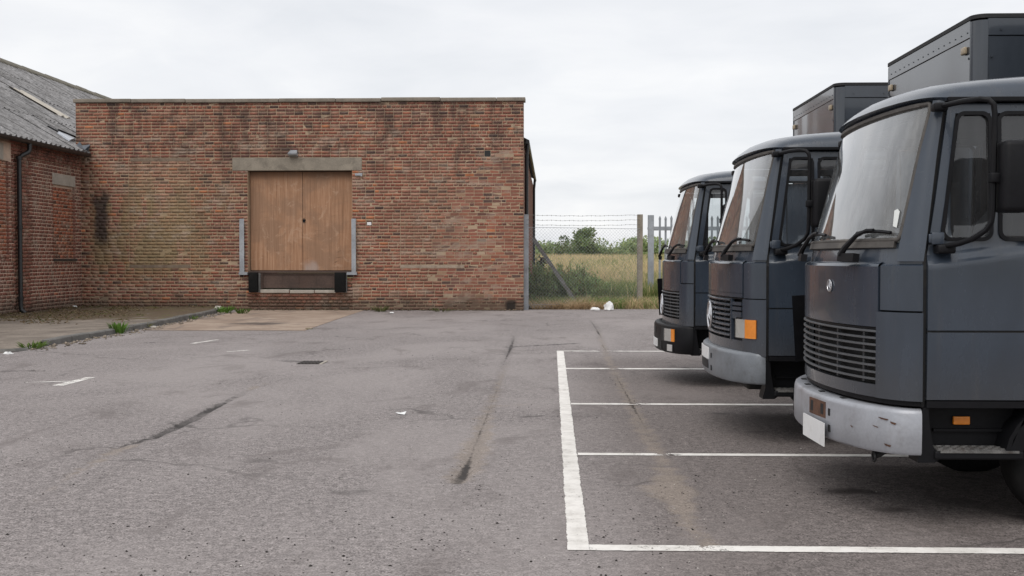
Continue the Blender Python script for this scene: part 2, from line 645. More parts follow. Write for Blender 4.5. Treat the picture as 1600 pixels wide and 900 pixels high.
BUMPGREY = simple('grey_bumper_paint', (0.18, 0.195, 0.215), 0.40, 0.15, var=0.15, sc=4, dirt=(0.07, 0.065, 0.06), dirt_amt=0.5)
RUST = simple('rust', (0.095, 0.046, 0.028), 0.85, var=0.5, sc=9)
AMBER = simple('amber_lens', (0.75, 0.24, 0.02), 0.25, var=0.15, spec=0.6, coat=0.5)
BEIGELENS = simple('faded_lens', (0.36, 0.29, 0.20), 0.4, var=0.2)
SILVER = simple('chrome', (0.62, 0.62, 0.64), 0.22, 0.9, var=0.1, dirt=(0.2, 0.2, 0.2), dirt_amt=0.3)
REFL = simple('lamp_reflector', (0.75, 0.75, 0.74), 0.3, 0.6, var=0.1)
PLATE = simple('blank_white_plate', (0.74, 0.74, 0.74), 0.45, var=0.05, dirt=(0.5, 0.48, 0.45), dirt_amt=0.4)
FABRIC = simple('seat_fabric', (0.020, 0.021, 0.025), 0.9, var=0.3)
DASH = simple('dashboard_plastic', (0.10, 0.10, 0.098), 0.7, var=0.2)
TREAD = simple('worn_step_tread', (0.17, 0.165, 0.16), 0.55, 0.5, var=0.5, sc=14, dirt=(0.05, 0.035, 0.028), dirt_amt=0.8)
STICKER = simple('paper_sticker', (0.72, 0.74, 0.72), 0.7, var=0.06)
GALV = simple('galvanised_steel', (0.34, 0.36, 0.385), 0.5, 0.35, var=0.22, sc=3, dirt=(0.22, 0.21, 0.20), dirt_amt=0.5, obj=False)
GALV_D = simple('weathered_steel', (0.17, 0.165, 0.16), 0.65, 0.2, var=0.3, sc=4, dirt=(0.09, 0.07, 0.05), dirt_amt=0.5, obj=False)
CONC = simple('weathered_concrete', (0.255, 0.222, 0.178), 0.92, var=0.25, sc=2.2, bump=0.5, dirt=(0.13, 0.112, 0.09), dirt_amt=0.65, obj=False)
CONC_P = simple('pale_concrete', (0.36, 0.325, 0.28), 0.92, var=0.2, sc=2.5, bump=0.4, dirt=(0.2, 0.18, 0.15), dirt_amt=0.5, obj=False)
COPING = simple('coping_stone', (0.225, 0.195, 0.158), 0.92, var=0.25, sc=2.0, bump=0.4, dirt=(0.11, 0.098, 0.08), dirt_amt=0.6, obj=False)


def apron():
    m, n = mat('tan_concrete')
    p = n.pos()
    a, f = n.noise(p, 1.1, 7, 0.65, 0.4), n.noise(p, 30, 4, 0.75)
    c = n.mix(n.rng(a, 0.35, 0.65), (0.27, 0.20, 0.155), (0.40, 0.315, 0.25))
    c = n.mix(n.rng(f, 0.4, 0.65, 0, 0.4), c, (0.22, 0.175, 0.14))
    c = n.mix(n.rng(n.noise(n.scale(p, (1, 0.45, 1)), 0.7, 7, 0.7, 1.0), 0.52, 0.62, 0, 0.55), c, (0.165, 0.135, 0.118))
    st = n.new('ShaderNodeVectorMath', operation='DISTANCE')
    n.put(st.inputs[0], n.scale(p, (0.55, 0.75, 0)))
    g_ = gp(402, 506)
    st.inputs[1].default_value = (g_.x * 0.55, g_.y * 0.75, 0)
    d = n.m('ADD', st.outputs['Value'], n.m('MULTIPLY', n.m('SUBTRACT', n.noise(p, 2.5, 6, 0.7), 0.5), 0.9))
    c = n.mix(n.rng(d, 0.55, 0.15, 0, 0.75), c, (0.065, 0.055, 0.05))
    n.bsdf(c, 0.9, 0, n.bump(f, 0.5, 0.005), 0.25)
    return m


APRON = apron()
KERB = simple('kerb_stone', (0.15, 0.142, 0.132), 0.9, var=0.3, sc=3, bump=0.5, dirt=(0.08, 0.075, 0.065), dirt_amt=0.6, obj=False)


def pavement_mat():
    m, n = mat('old_pavement')
    p = n.pos()
    x, y, z = n.sep(p)[:3]
    a, f = n.noise(p, 1.2, 6, 0.65), n.noise(p, 22, 5, 0.78)
    c = n.mix(n.rng(a, 0.35, 0.65), (0.175, 0.148, 0.125), (0.285, 0.243, 0.205))
    c = n.mix(n.rng(f, 0.4, 0.68, 0, 0.5), c, (0.12, 0.10, 0.082))
    soil = n.m('ADD', n.m('MULTIPLY', n.rng(y, 24.0, 28.5), 0.62), n.m('MULTIPLY', n.m('SUBTRACT', n.noise(n.scale(p, (1, 0.6, 1)), 1.5, 8, 0.75, 0.6), 0.5), 1.6))
    c = n.mix(n.rng(soil, 0.36, 0.52, 0, 0.88), c, n.mix(n.rng(f, 0.38, 0.6), (0.050, 0.036, 0.024), (0.155, 0.112, 0.070)))
    c = n.mix(n.m('MULTIPLY', n.rng(soil, 0.35, 0.5), n.rng(n.noise(p, 2.4, 6, 0.7), 0.54, 0.62, 0, 0.7)), c, (0.105, 0.115, 0.030))
    n.bsdf(c, 0.93, 0, n.bump(f, 0.6, 0.01), 0.2)
    return m


PAVE = pavement_mat()
IRON = simple('drain_iron', (0.055, 0.047, 0.043), 0.65, 0.3, var=0.4, sc=8, obj=False)
BLACKPIPE = simple('black_gloss_pipe', (0.012, 0.012, 0.013), 0.4, var=0.3, sc=3, obj=False)
LEAD = simple('lead_flashing', (0.155, 0.175, 0.20), 0.55, 0.3, var=0.2, sc=4, obj=False)
WHITEP = simple('white_plastic', (0.78, 0.78, 0.77), 0.5, var=0.1, sc=6)
STONE = simple('pale_stone', (0.42, 0.39, 0.35), 0.9, var=0.3, sc=8, bump=0.5)
DOCKSTEEL = simple('rusty_dock_plate', (0.075, 0.048, 0.038), 0.55, 0.2, var=0.4, sc=1.6, dirt=(0.078, 0.045, 0.033), dirt_amt=0.6, obj=False)


def timber():
    m, n = mat('weathered_plywood')
    p = n.pos()
    g1 = n.noise(n.scale(p, (16, 1, 0.55)), 1.0, 6, 0.65, 0.6)
    g2 = n.noise(n.scale(p, (70, 1, 1.2)), 1.0, 4, 0.7)
    bg = n.noise(p, 0.9, 5, 0.6, 0.4)
    c = n.ramp(n.m('ADD', n.m('MULTIPLY', g1, 0.65), n.m('MULTIPLY', g2, 0.35)), [(0.34, (0.235, 0.124, 0.068)), (0.5, (0.37, 0.207, 0.122)), (0.66, (0.475, 0.295, 0.19))])
    c = n.mix(n.rng(bg, 0.45, 0.62, 0, 0.6), c, (0.235, 0.145, 0.095))
    c = n.mix(n.rng(n.noise(p, 2.3, 6, 0.65, 1.2), 0.55, 0.68, 0, 0.45), c, (0.50, 0.34, 0.235))
    x, y, z = n.sep(p)[:3]
    # shadow below the lintel painted into the colour of the door head
    h = n.rng(n.m('ADD', z, n.m('MULTIPLY', g1, 0.5)), 4.05, 4.42, 0, 0.55)
    c = n.mix(h, c, (0.085, 0.052, 0.036))
    # scuffed whitish patch near the foot of the right leaf
    dx = n.m('ABSOLUTE', n.m('ADD', x, 7.13))
    wh = n.m('MULTIPLY', n.rng(n.m('ADD', dx, n.m('MULTIPLY', n.m('SUBTRACT', bg, 0.5), 0.5)), 0.28, 0.12), n.rng(n.m('ADD', z, n.m('MULTIPLY', n.noise(p, 5, 4), 0.3)), 1.68, 1.42, 0, 0.5))
    c = n.mix(wh, c, (0.42, 0.37, 0.35))
    sc = n.noise(n.scale(p, (1.2, 1, 7)), 1.4, 5, 0.75, 1.6)
    c = n.mix(n.m('MULTIPLY', n.rng(sc, 0.62, 0.68), n.rng(z, 3.5, 2.8, 0, 0.65)), c, (0.10, 0.055, 0.033))
    n.bsdf(c, 0.78, 0, n.bump(g2, 0.25, 0.004), 0.3)
    return m


TIMBER = timber()


def roofmat():
    m, n = mat('asbestos_sheet')
    p = n.pos()
    a = n.noise(n.scale(p, (0.5, 2.0, 0.5)), 2.0, 6, 0.7)
    f = n.noise(p, 7, 6, 0.8)
    b = n.noise(p, 0.6, 5, 0.6)
    r = n.new('ShaderNodeObjectInfo').outputs['Random']
    k = n.m('ADD', n.m('MULTIPLY', f, 0.6), n.m('MULTIPLY', a, 0.4))
    c = n.ramp(k, [(0.36, (0.055, 0.053, 0.053)), (0.48, (0.20, 0.195, 0.195)), (0.62, (0.42, 0.41, 0.41))])
    c = n.mix(n.rng(b, 0.45, 0.65, 0, 0.45), c, (0.13, 0.125, 0.12))
    c = n.mix(n.m('MULTIPLY', r, 0.3), c, (0.25, 0.24, 0.235))
    n.bsdf(c, 0.92, 0, n.bump(f, 0.5, 0.01), 0.2)
    return m


ROOF = roofmat()
ROOFLIGHT = simple('aged_rooflight', (0.46, 0.42, 0.36), 0.6, var=0.15, sc=2, dirt=(0.3, 0.27, 0.22), dirt_amt=0.5, obj=False)
RIDGE = simple('mossy_ridge_tile', (0.155, 0.14, 0.11), 0.92, var=0.35, sc=4, bump=0.5, dirt=(0.08, 0.078, 0.05), dirt_amt=0.6, obj=False)
GLAZE = glass('roof_glass', (0.2, 0.22, 0.25), 0.4, (0.75, 0.76, 0.8), 2.0, False)


def plantmat(name, trans=0.42):
    m, n = mat(name)
    c = n.attr('tone', 'Color')
    b = n.bsdf(c, 0.75, 0, None, 0.2, out=False)
    t = n.new('ShaderNodeBsdfTranslucent')
    n.put(t.inputs[0], c)
    n.out(n.mixsh(trans, b, t.outputs[0]))
    return m


PLANT = plantmat('leaf_and_grass')
BARK = simple('bark', (0.09, 0.07, 0.05), 0.9, var=0.4, sc=6, bump=0.5)


def fieldmat():
    m, n = mat('field_soil')
    p = n.pos()
    a = n.noise(p, 0.15, 5, 0.6)
    f = n.noise(p, 5, 4, 0.7)
    c = n.mix(a, (0.22, 0.17, 0.075), (0.11, 0.12, 0.035))
    c = n.mix(n.rng(f, 0.4, 0.7, 0, 0.6), c, (0.07, 0.065, 0.03))
    n.bsdf(c, 0.95, 0, None, 0.1)
    return m


FIELD = fieldmat()


# ================================================================== GROUND
def seg_dist(P, pts, wid):
    """distance from points P(n,2) to a polyline, less a width that varies along it"""
    best = np.full(len(P), 9.0)
    for i in range(len(pts) - 1):
        a, b = np.array(pts[i]), np.array(pts[i + 1])
        d = b - a
        t = np.clip(((P - a) @ d) / (d @ d + 1e-9), 0, 1)
        q = np.linalg.norm(P - (a + t[:, None] * d), axis=1) - (wid[i] + (wid[i + 1] - wid[i]) * t)
        best = np.minimum(best, q)
    return best


def gl(pts):
    return [tuple(gp(x, y)[:2]) for x, y in pts]


CRACKS = [
    (gl([(20, 792), (110, 735), (190, 697), (235, 685), (270, 668), (300, 655), (345, 630), (400, 605), (455, 588)]), [-.04, -.01, .015, .03, .045, .055, .035, .0, -.04]),
    (gl([(713, 754), (722, 742), (738, 712), (754, 668), (772, 622), (784, 580), (797, 545), (803, 524)]), [.03, .035, .01, .0, -.005, .0, .025, .02]),
    (gl([(922, 500), (933, 514), (945, 545), (965, 590), (990, 635), (1012, 680), (1045, 712)]), [-.005, .02, .0, -.004, .006, -.004, -.02]),
    (gl([(800, 541), (850, 539), (905, 537)]), [.02, .05, .0]),
    (gl([(748, 501), (815, 500)]), [.04, .05]),
    (gl([(820, 517), (862, 516), (930, 512)]), [-.01, .02, -.02]),
    (gl([(8, 580), (45, 578), (75, 580)]), [.0, .06, .0]),
    (gl([(225, 536), (272, 534)]), [.02, .0]),
    (gl([(430, 562), (460, 566), (500, 567)]), [-.01, .03, .0]),
    (gl([(120, 553), (180, 556), (240, 551)]), [-.02, .01, -.03]),
    (gl([(130, 768), (160, 745), (200, 722)]), [-.02, .0, -.03]),
    (gl([(985, 770), (1010, 772), (1045, 780)]), [-.03, .0, -.03]),
]
SAND = [
    (gl([(30, 800), (110, 742), (190, 700), (240, 688)]), [-.05, .03, .07, -.02]),
    (gl([(380, 612), (400, 604), (420, 598)]), [-.02, .06, -.02]),
    (gl([(720, 750), (745, 700), (765, 640), (790, 570)]), [.10, .12, .05, .02]),
    (gl([(770, 635), (830, 632)]), [.02, .02]),
    (gl([(933, 514), (950, 560), (990, 640), (1010, 680), (1038, 725), (1050, 770), (1080, 820), (1110, 856)]), [.02, .05, .07, .08, .06, .16, .05, .06]),
    (gl([(1030, 762), (1055, 775)]), [.15, .12]),
]
REPAIR = [
    (gl([(445, 563), (500, 567)]), [.06, .10]),
    (gl([(800, 542), (905, 536)]), [.10, .05]), (gl([(745, 501), (820, 500)]), [.06, .06]), (gl([(8, 580), (78, 579)]), [.05, .03]),
 (gl([(230, 535), (275, 534)]), [.04, .0]), (gl([(150, 538), (215, 537)]), [.0, .0]),
]
OIL = [
    (gl([(1310, 768), (1335, 767)]), [.08, .08]), (gl([(1350, 769), (1365, 770)]), [.04, .04]), (gl([(1386, 797), (1408, 796)]), [.045, .04]),
    (gl([(1120, 646), (1132, 646)]), [.04, .03]), (gl([(1172, 675), (1190, 675)]), [.02, .02]), (gl([(395, 506), (420, 505)]), [.22, .16]), (gl([(370, 505), (450, 507)]), [.03, .03]),
]

xs = np.concatenate([[-70, -40, -25, -18], np.arange(-14.6, 9.01, 0.065), [12, 18, 30, 50, 75]])
ys = [-60., -30., -12., -3., 2.]
y = 4.7
while y < 34.4:
    ys.append(y)
    y += max(0.028, y * 0.0052)
ys += [34.45, 35.2]
ys = np.array(ys)
GX, GY = np.meshgrid(xs, ys, indexing='ij')
P2 = np.stack([GX.ravel(), GY.ravel()], 1)


def field(defs):
    d = np.full(len(P2), 9.0)
    for pts, wd in defs:
        d = np.minimum(d, seg_dist(P2, pts, wd))
    return d


ck, sa, rp, ol = field(CRACKS), field(SAND), field(REPAIR), field(OIL)
jit = np.array([mnoise.noise((p[0] * 6, p[1] * 6, 0)) for p in P2]) * 0.05
gz = -0.03 * np.clip((0.03 - (ck + jit)) / 0.07, 0, 1)
# the apron and the pavement sit on sheets of their own
V = np.column_stack([P2, gz])
ni, nj = len(xs), len(ys)
I, J = np.meshgrid(np.arange(ni - 1), np.arange(nj - 1), indexing='ij')
b0 = (I * nj + J).ravel()
F = np.column_stack([b0, b0 + nj, b0 + nj + 1, b0 + 1])
o = np_mesh('car_park', V, F, ASPHALT, None, {'crack': ('FLOAT', ck), 'sand': ('FLOAT', sa), 'repair': ('FLOAT', rp), 'oil': ('FLOAT', ol)}, True)
tag(o, 'worn grey asphalt yard with cracks and oil spots', None, None, 'structure')


# field beyond, rising gently, one sheet to the horizon
def fz(x, y):
    t = min(max((y - 38) / 62, 0), 1)
    z = 1.18 * t * t * (3 - 2 * t)
    return z if y < 100 else 1.18 + 0.25 * (1 - math.exp(-(y - 100) / 300))


fx = [-1500, -600, -250, -120, -75] + [x for x in np.arange(-60, 76, 5)] + [120, 250, 600, 1500]
fy = [35.21, 36, 37, 38] + list(np.arange(40, 110, 3)) + [125, 150, 200, 300, 500, 900, 1800]
mb = MB()
mb.grid(lambda a, b: (a, b, fz(a, b) + 0.02 - 0.025 * (b < 36)), fx, fy)
tag(mb.build('field_ground', FIELD, smooth=60), 'rough field rising gently behind the fence', None, None, 'structure')
mb = MB()
mb.grid(lambda a, b: (a, b, -0.15), [-1600, -70, 0, 75, 1600], [-1500, -60, 0, 36, 40])
tag(mb.build('surrounding_ground', FIELD), 'rough ground round the yard', None, None, 'structure')


# ------------------------------------------------------------------ painted lines
def strip(name, a, b, w0, w1, gaps=(), wear=0.0, label=None, z=0.004, seg=0.02):
    a, b = np.array(a, float), np.array(b, float)
    L = np.linalg.norm(b - a)
    d = (b - a) / L
    nn = np.array([-d[1], d[0]])
    n = max(4, int(L / seg))
    V, F, W = [], [], []
    for i in range(n + 1):
        t = i / n
        p = a + d * L * t
        w_ = w0 + (w1 - w0) * t
        e1 = mnoise.noise((p[0] * 9, p[1] * 9, 3.1)) * 0.005 + mnoise.noise((p[0] * 55, p[1] * 55, 1.1)) * 0.007
        e2 = mnoise.noise((p[0] * 9, p[1] * 9, 7.7)) * 0.005 + mnoise.noise((p[0] * 55, p[1] * 55, 5.1)) * 0.007
        V += [(*(p + nn * (w_ / 2 + e1)), z), (*(p - nn * (w_ / 2 + e2)), z)]
        for sx in (-1, 1):
            g = 0.0
            for (gc, gw) in gaps:
                off_ = sx * .045 + .05 * mnoise.noise((gc * 3, t * L * 14, sx))
                g = max(g, 0.30 * max(0, 1 - abs(t * L - gc - off_) / gw), 0.09 * max(0, 1 - abs(t * L - gc) / (gw * 7)))
            W.append(wear + g)
    for i in range(n):
        F.append((2 * i, 2 * i + 1, 2 * i + 3, 2 * i + 2))
    o = np_mesh(name, V, F, PAINT_LINE, None, {'wear': ('FLOAT', W)})
    return tag(o, label, 'road marking', None, 'structure')


def gap_at(px, py, a, w=0.14):
    w = w * .3
    return (abs(gp(px, py).x - a), w)


strip('long_bay_line', (0.150, 6.07), (0.165, 19.2), 0.115, 0.115, label='long white line closing the lorry bays', wear=0.0, seg=0.02)
XR = 9.0
strip('bay_line', (0.208, 6.13), (XR, 6.13), 0.12, 0.11, [gap_at(1112, 855, .2), gap_at(915, 855, 0.2, 0.02)], label='white bay line nearest the camera')
strip('bay_line', (0.218, 9.07), (XR, 9.09), 0.105, 0.105, [gap_at(1040, 709, .21, .18)], label='white bay line under the nearest lorry front')
strip('bay_line', (0.218, 12.2), (XR, 12.2), 0.125, 0.125, [gap_at(993, 631, .21, .22)], label='white bay line in front of the middle lorry')
strip('bay_line', (0.218, 16.1), (XR, 16.1), 0.16, 0.16, [gap_at(960, 576, .21, .3)], label='white bay line in front of the far lorry')
strip('bay_line', (0.218, 19.13), (XR, 19.13), 0.14, 0.14, [gap_at(944, 549, .21, .35)], label='farthest white bay line', wear=0.03)
q = [gp(90, 603), gp(142, 590), gp(40, 598), gp(112, 596), gp(300, 537), gp(340, 531), gp(355, 550), gp(392, 547)]
strip('faded_marking', q[0][:2], q[1][:2], .14, .12, wear=0.07, label='short slanted faded white dash')
strip('faded_marking', q[2][:2], q[3][:2], .08, .06, wear=0.09, label='thin worn white dash beside the slanted one')
strip('faded_marking', q[4][:2], q[5][:2], .10, .08, wear=0.09, label='far faded white dash by the apron')
strip('faded_marking', q[6][:2], q[7][:2], .10, .10, wear=0.12, label='almost worn off white dash')

# concrete apron before the dock
mb = MB()
ax0, ax1, ay0 = -8.75, -5.22, 24.3
vs = [(ax0, ay0), (ax0 + 1.2, ay0 - .05), (-6.6, ay0 + .04), (ax1, ay0), (-5.36, 28.5), (-5.50, 33.97), (-9.0, 33.97), (-8.9, 29)]
mb.add([(x, y, 0.006) for x, y in vs], [tuple(range(8))])
tag(mb.build('concrete_apron', APRON), 'tan concrete apron in front of the loading dock', None, None, 'structure')
gw = gp(410, 507)
mb = MB()
pts = [(gw.x + math.cos(a) * (0.75 + 0.25 * mnoise.noise((math.cos(a) * 2, math.sin(a) * 2, 0))), gw.y + math.sin(a) * (0.75 + .3 * mnoise.noise((math.cos(a) * 2, math.sin(a) * 2, 4))), 0.011) for a in np.linspace(0, 2 * PI, 40, endpoint=False)]

# raised pavement at the left with its kerb
KX = -8.9
kl = [(-8.80, 19.0), (-8.84, 21), (-8.88, 23.5), (-8.95, 26), (-9.05, 28.5), (-9.28, 31.2), (-9.40, 32.6)]
pv = thing('pavement', (-11.5, 26, 0), 'raised old pavement beside the left brick building', 'pavement')
pv['kind'] = 'structure'
mb = MB()
mb.grid(lambda a, b: (-14.05 + (np.interp(b, [p[1] for p in kl], [p[0] for p in kl]) - 0.14 + 14.05) * a, b,
                      (0.10 + 0.03 * mnoise.noise((a * 9, b * 1.3, 2)) * (1 if a < 0.97 else 0)) * min(1, max(0.05, (b - 18.95) / 1.3))), list(np.linspace(0, 1, 26)), list(np.linspace(17.8, 33.98, 60)))
mb.build('paving', PAVE, pv, smooth=40)
for i in range(len(kl) - 1):
    a, b = Vector((*kl[i], 0)), Vector((*kl[i + 1], 0))
    nseg = max(1, round((b - a).length / 0.92))
    for k in range(nseg):
        p, q_ = a.lerp(b, k / nseg), a.lerp(b, (k + 1) / nseg)
        p = p + (q_ - p).normalized() * 0.012
        h = 0.115 + random.uniform(-.012, .012)
        t = min(1, max(0.12, (p.y - 18.85) / 1.3))
        m_ = MB()
        jx = random.uniform(-.012, .012)
        d = (q_ - p).normalized()
        r = Vector((d.y, -d.x, 0))
        V8 = []
        for (s_, tt) in ((p, t), (q_, min(1, t + .3))):
            for (oy, oz) in ((0, -.05), (0, h * tt - .02), (-.02, h * tt), (-.14, h * tt), (-.14, -.05)):
                V8.append(s_ + r * (oy + jx) + Vector((0, 0, oz)))
        F8 = [(j, (j + 1) % 5, 5 + (j + 1) % 5, 5 + j) for j in range(5)] + [(0, 1, 2, 3, 4), (9, 8, 7, 6, 5)]
        m_.add(V8, F8).build('kerb_stone', KERB, pv)
m_ = MB()
m_.tube([(-8.80, 19.0, .0), (-8.86, 18.7, .01), (-9.1, 18.5, .01), (-9.6, 18.45, .01)], 0.05, 6).build('kerb_end', KERB, pv)


# ================================================================== BRICKWORK
PAL = [((.250, .100, .069), 5), ((.215, .086, .062), 5), ((.150, .075, .060), 1.8), ((.275, .108, .070), 2.2), ((.38, .140, .068), 0.22), ((.245, .122, .086), 2.4), ((.30, .185, .12), 0.45), ((.09, .055, .048), .7), ((.29, .150, .108), 1.3)]
PALW = np.array([w_ for _, w_ in PAL])
PALW /= PALW.sum()


def tone(x, z, k=0.0):
    zone = mnoise.noise((x * 0.35, z * 0.5, 11.3 + k))
    u = rng.random()
    wts = PALW.copy()
    if zone > 0.12:
        wts[[2, 7]] *= 2.2
    if zone < -0.12:
        wts[[3, 4]] *= 2.3
    if x < -9.5 and z < 4.4:
        wts[[5, 6]] *= 1.9
    wts /= wts.sum()
    c = np.array(PAL[int(np.searchsorted(np.cumsum(wts), u).clip(0, len(PAL) - 1))][0])
    if k == 0 and -12.56 < x < -10.72 and 1.35 < z < 4.4:
        c = c * .75 + np.array((.30, .20, .135)) * .32
    elif k == 0 and -4.44 < x < -2.55 and 1.35 < z < 4.4:
        c = c * .85 + np.array((.30, .17, .12)) * .18
    return c * rng.uniform(0.86, 1.14)


def lay(x0, x1, row, course_z, hc, bl, joint, holes, joints=(), header=None):
    """bricks of one course as (xa, xb) with whole/cut flag"""
    if header is None:
        header = row % 4 == 2
    out = []
    edges = sorted(set([x0, x1] + [j for (j, za, zb) in joints if za - .02 < course_z < zb + .02] + [e for (a, b, za, zb) in holes if za - 1e-3 <= course_z <= zb + 1e-3 for e in (a, b)]))
    for e0, e1 in zip(edges[:-1], edges[1:]):
        mid = (e0 + e1) / 2
        if any(a < mid < b and za - 1e-3 <= course_z <= zb + 1e-3 for (a, b, za, zb) in holes):
            continue
        x = e0
        first = True
        k = 0
        while x < e1 - 0.02:
            if header:
                L = bl / 2
                if rng.random() < 0.25:
                    L = bl
            else:
                L = bl if not (first and row % 2) else bl / 2
                if rng.random() < 0.07:
                    L = bl / 2
            if header and first:
                L = bl * 0.75
            first = False
            xb = min(x + L, e1)
            if e1 - xb < 0.06:
                xb = e1
            out.append((x + joint / 2, xb - joint / 2, abs((xb - x) - bl) < 0.02))
            x = xb
            k += 1
    return out


STAINED = simple('stained_sill', (0.20, 0.15, 0.11), 0.92, var=.3, sc=4, dirt=(0.12, 0.075, 0.055), dirt_amt=.9, obj=False)
STAINED_P = simple('pale_sill', (0.33, 0.26, 0.20), 0.92, var=.3, sc=4, dirt=(0.16, 0.10, 0.075), dirt_amt=.8, obj=False)
wh = thing('brick_warehouse', (-7.46, 34, 0), 'flat fronted red brick warehouse with boarded loading dock', 'warehouse')
WX0, WX1, WY, WZ = -14.15, -0.79, 34.0, 6.16
HC = 0.0963
NC = 64
DX0, DX1, DZ0, DZ1 = -8.99, -5.87, 12 * HC, 43 * HC          # dock opening
HOLES = [(DX0, DX1, DZ0, DZ1), (-9.44, -5.58, DZ1, 47 * HC), (-8.97, -6.03, 6 * HC - .02, DZ0),
         (-12.56, -10.72, 13 * HC, 14 * HC - .01), (-12.50, -10.72, 46 * HC, 47 * HC - .01), (-4.44, -2.55, 13 * HC, 14 * HC - .01),
         (-1.95, -1.76, 47 * HC, 49 * HC - .01), (-5.46, -5.27, 26 * HC, 28 * HC - .01)]
JOINTS = [(-12.56, 1.25, 4.5), (-10.72, 1.25, 4.5), (-4.44, 1.25, 3.0)]
bricks = []
for r in range(NC):
    cz = (r + 0.5) * HC
    pat = None
    for (xa, xb, full) in lay(WX0, WX1, r, cz, HC, 0.268, 0.017, HOLES, JOINTS):
        if xb - xa < 0.03:
            continue
        nearop = (abs(xb - DX0) < .02 or abs(xa - DX1) < .02) and DZ0 < cz < DZ1
        bricks.append((xa, xb, cz, full, nearop))
# the full bricks nearest the camera become single objects
order = sorted([i for i, b in enumerate(bricks) if b[3] and not b[4]], key=lambda i: ((bricks[i][0] + bricks[i][1]) / 2) ** 2 + 34 ** 2 + (bricks[i][2] - EYE) ** 2)
single = set(order[:300])


def brick_field(name, items, parent, axis='y', plane=34.0, sgn=-1, depth=0.10, hb=None):
    """items: (a, b, z, tone, depth, proud)"""
    V = np.zeros((len(items), 8, 3), np.float32)
    T = np.zeros((len(items), 8, 3), np.float32)
    for i, (a, b, z, t, dp, pr, h) in enumerate(items):
        j = rng.uniform(-.0022, .0022, (8,))
        q0, q1 = plane + sgn * pr, plane - sgn * dp
        for k, (aa, zz) in enumerate(((a, z - h / 2), (b, z - h / 2), (b, z + h / 2), (a, z + h / 2))):
            for l, q_ in enumerate((q0, q1)):
                e = j[k] if l == 0 else 0
                V[i, k + 4 * l] = (aa + j[(k + 3) % 8], q_ + e * 0.8, zz + j[(k + 5) % 8]) if axis == 'y' else (q_ + e * .8, aa + j[(k + 3) % 8], zz + j[(k + 5) % 8])
        T[i] = t
    base = np.arange(len(items))[:, None, None] * 8
    f = np.array([(0, 1, 2, 3), (0, 4, 5, 1), (1, 5, 6, 2), (2, 6, 7, 3), (3, 7, 4, 0)])
    F = (base + f[None]).reshape(-1, 4)
    o = np_mesh(name, V.reshape(-1, 3), F, BRICK_A, parent, {'tone': ('FLOAT_COLOR', T.reshape(-1, 3))})
    bm = bmesh.new()
    bm.from_mesh(o.data)
    bmesh.ops.recalc_face_normals(bm, faces=bm.faces)
    bm.to_mesh(o.data)
    bm.free()
    o['kind'] = 'stuff'
    return o


BH = HC - 0.024
items = []
for i, (xa, xb, cz, full, nearop) in enumerate(bricks):
    if i not in single:
        items.append((xa, xb, cz, tone(xa, cz), 0.30 if nearop else 0.10, rng.uniform(-.004, .004) + (.012 if rng.random() < .004 else 0), BH))
brick_field('brickwork', items, wh)
# shared meshes of a single brick
vars_ = []
for k in range(5):
    m_ = MB()
    L = 0.268 - 0.017
    bm = bmesh.new()
    bmesh.ops.create_cube(bm, size=1)
    for v in bm.verts:
        v.co = Vector((v.co.x * L, 0.05 + v.co.y * 0.10, v.co.z * BH)) + Vector([random.uniform(-.003, .003) for _ in range(3)])
    m_.add([v.co[:] for v in bm.verts], [[v.index for v in f.verts] for f in bm.faces])
    bm.free()
    me = bpy.data.meshes.new('brick')
    me.from_pydata(m_.v, [], m_.f)
    bm = bmesh.new()
    bm.from_mesh(me)
    bmesh.ops.recalc_face_normals(bm, faces=bm.faces)
    bm.to_mesh(me)
    bm.free()
    me.materials.append(BRICK_O)
    vars_.append(me)
for i in sorted(single):
    xa, xb, cz, _, _ = bricks[i]
    o = bpy.data.objects.new('brick', vars_[random.randrange(5)])
    COL.objects.link(o)
    o.parent = wh
    o.location = ((xa + xb) / 2 + 7.46, rng.uniform(-.004, .004), cz)
    o.rotation_euler = (0, rng.uniform(-.006, .006), 0)
    o.color = (*tone(xa, cz), 1)

# bedding mortar behind the faces: four blocks round the openings
mb = MB()
m0, m1 = WY + 0.0045, WY + 0.30
mb.box(WX0 + .004, DX0, m0, m1, 0, WZ)
mb.box(DX1, WX1 - .004, m0, m1, 0, WZ)
mb.box(DX0, DX1, m0, m1, DZ1 + .002, WZ)
mb.box(DX0, DX1, WY + .03, m1, 0, 6 * HC - .03)
mb.build('mortar', MORTAR, wh)
# a rough plinth: smeared render at the foot
# blocked window sills and heads
for (a, b, z0, z1, mt) in ((-12.56, -10.72, 13 * HC + .004, 14 * HC - .008, STAINED), (-12.50, -10.72, 46 * HC + .004, 47 * HC - .008, STAINED), (-4.44, -2.55, 13 * HC + .004, 14 * HC - .008, STAINED_P)):
    MB().box(a + .005, b - .005, WY - .006, WY + .1, z0, z1).build('blocked_window_sill' if z0 < 2 else 'blocked_window_lintel', mt, wh)
# coping
x = WX0 - 0.06
while x < WX1 + 0.05:
    L = min(random.uniform(1.25, 1.85), WX1 + 0.055 - x)
    if WX1 + 0.055 - (x + L) < .5:
        L = WX1 + 0.055 - x
    dz = random.uniform(-.012, .012)
    m_ = MB()
    m_.box(x + .006, x + L - .006, WY - .055, WY + .40, WZ + .005 + dz, WZ + .115 + dz, 0.014)
    m_.build('coping_stone', COPING, wh, smooth=40)
    x += L
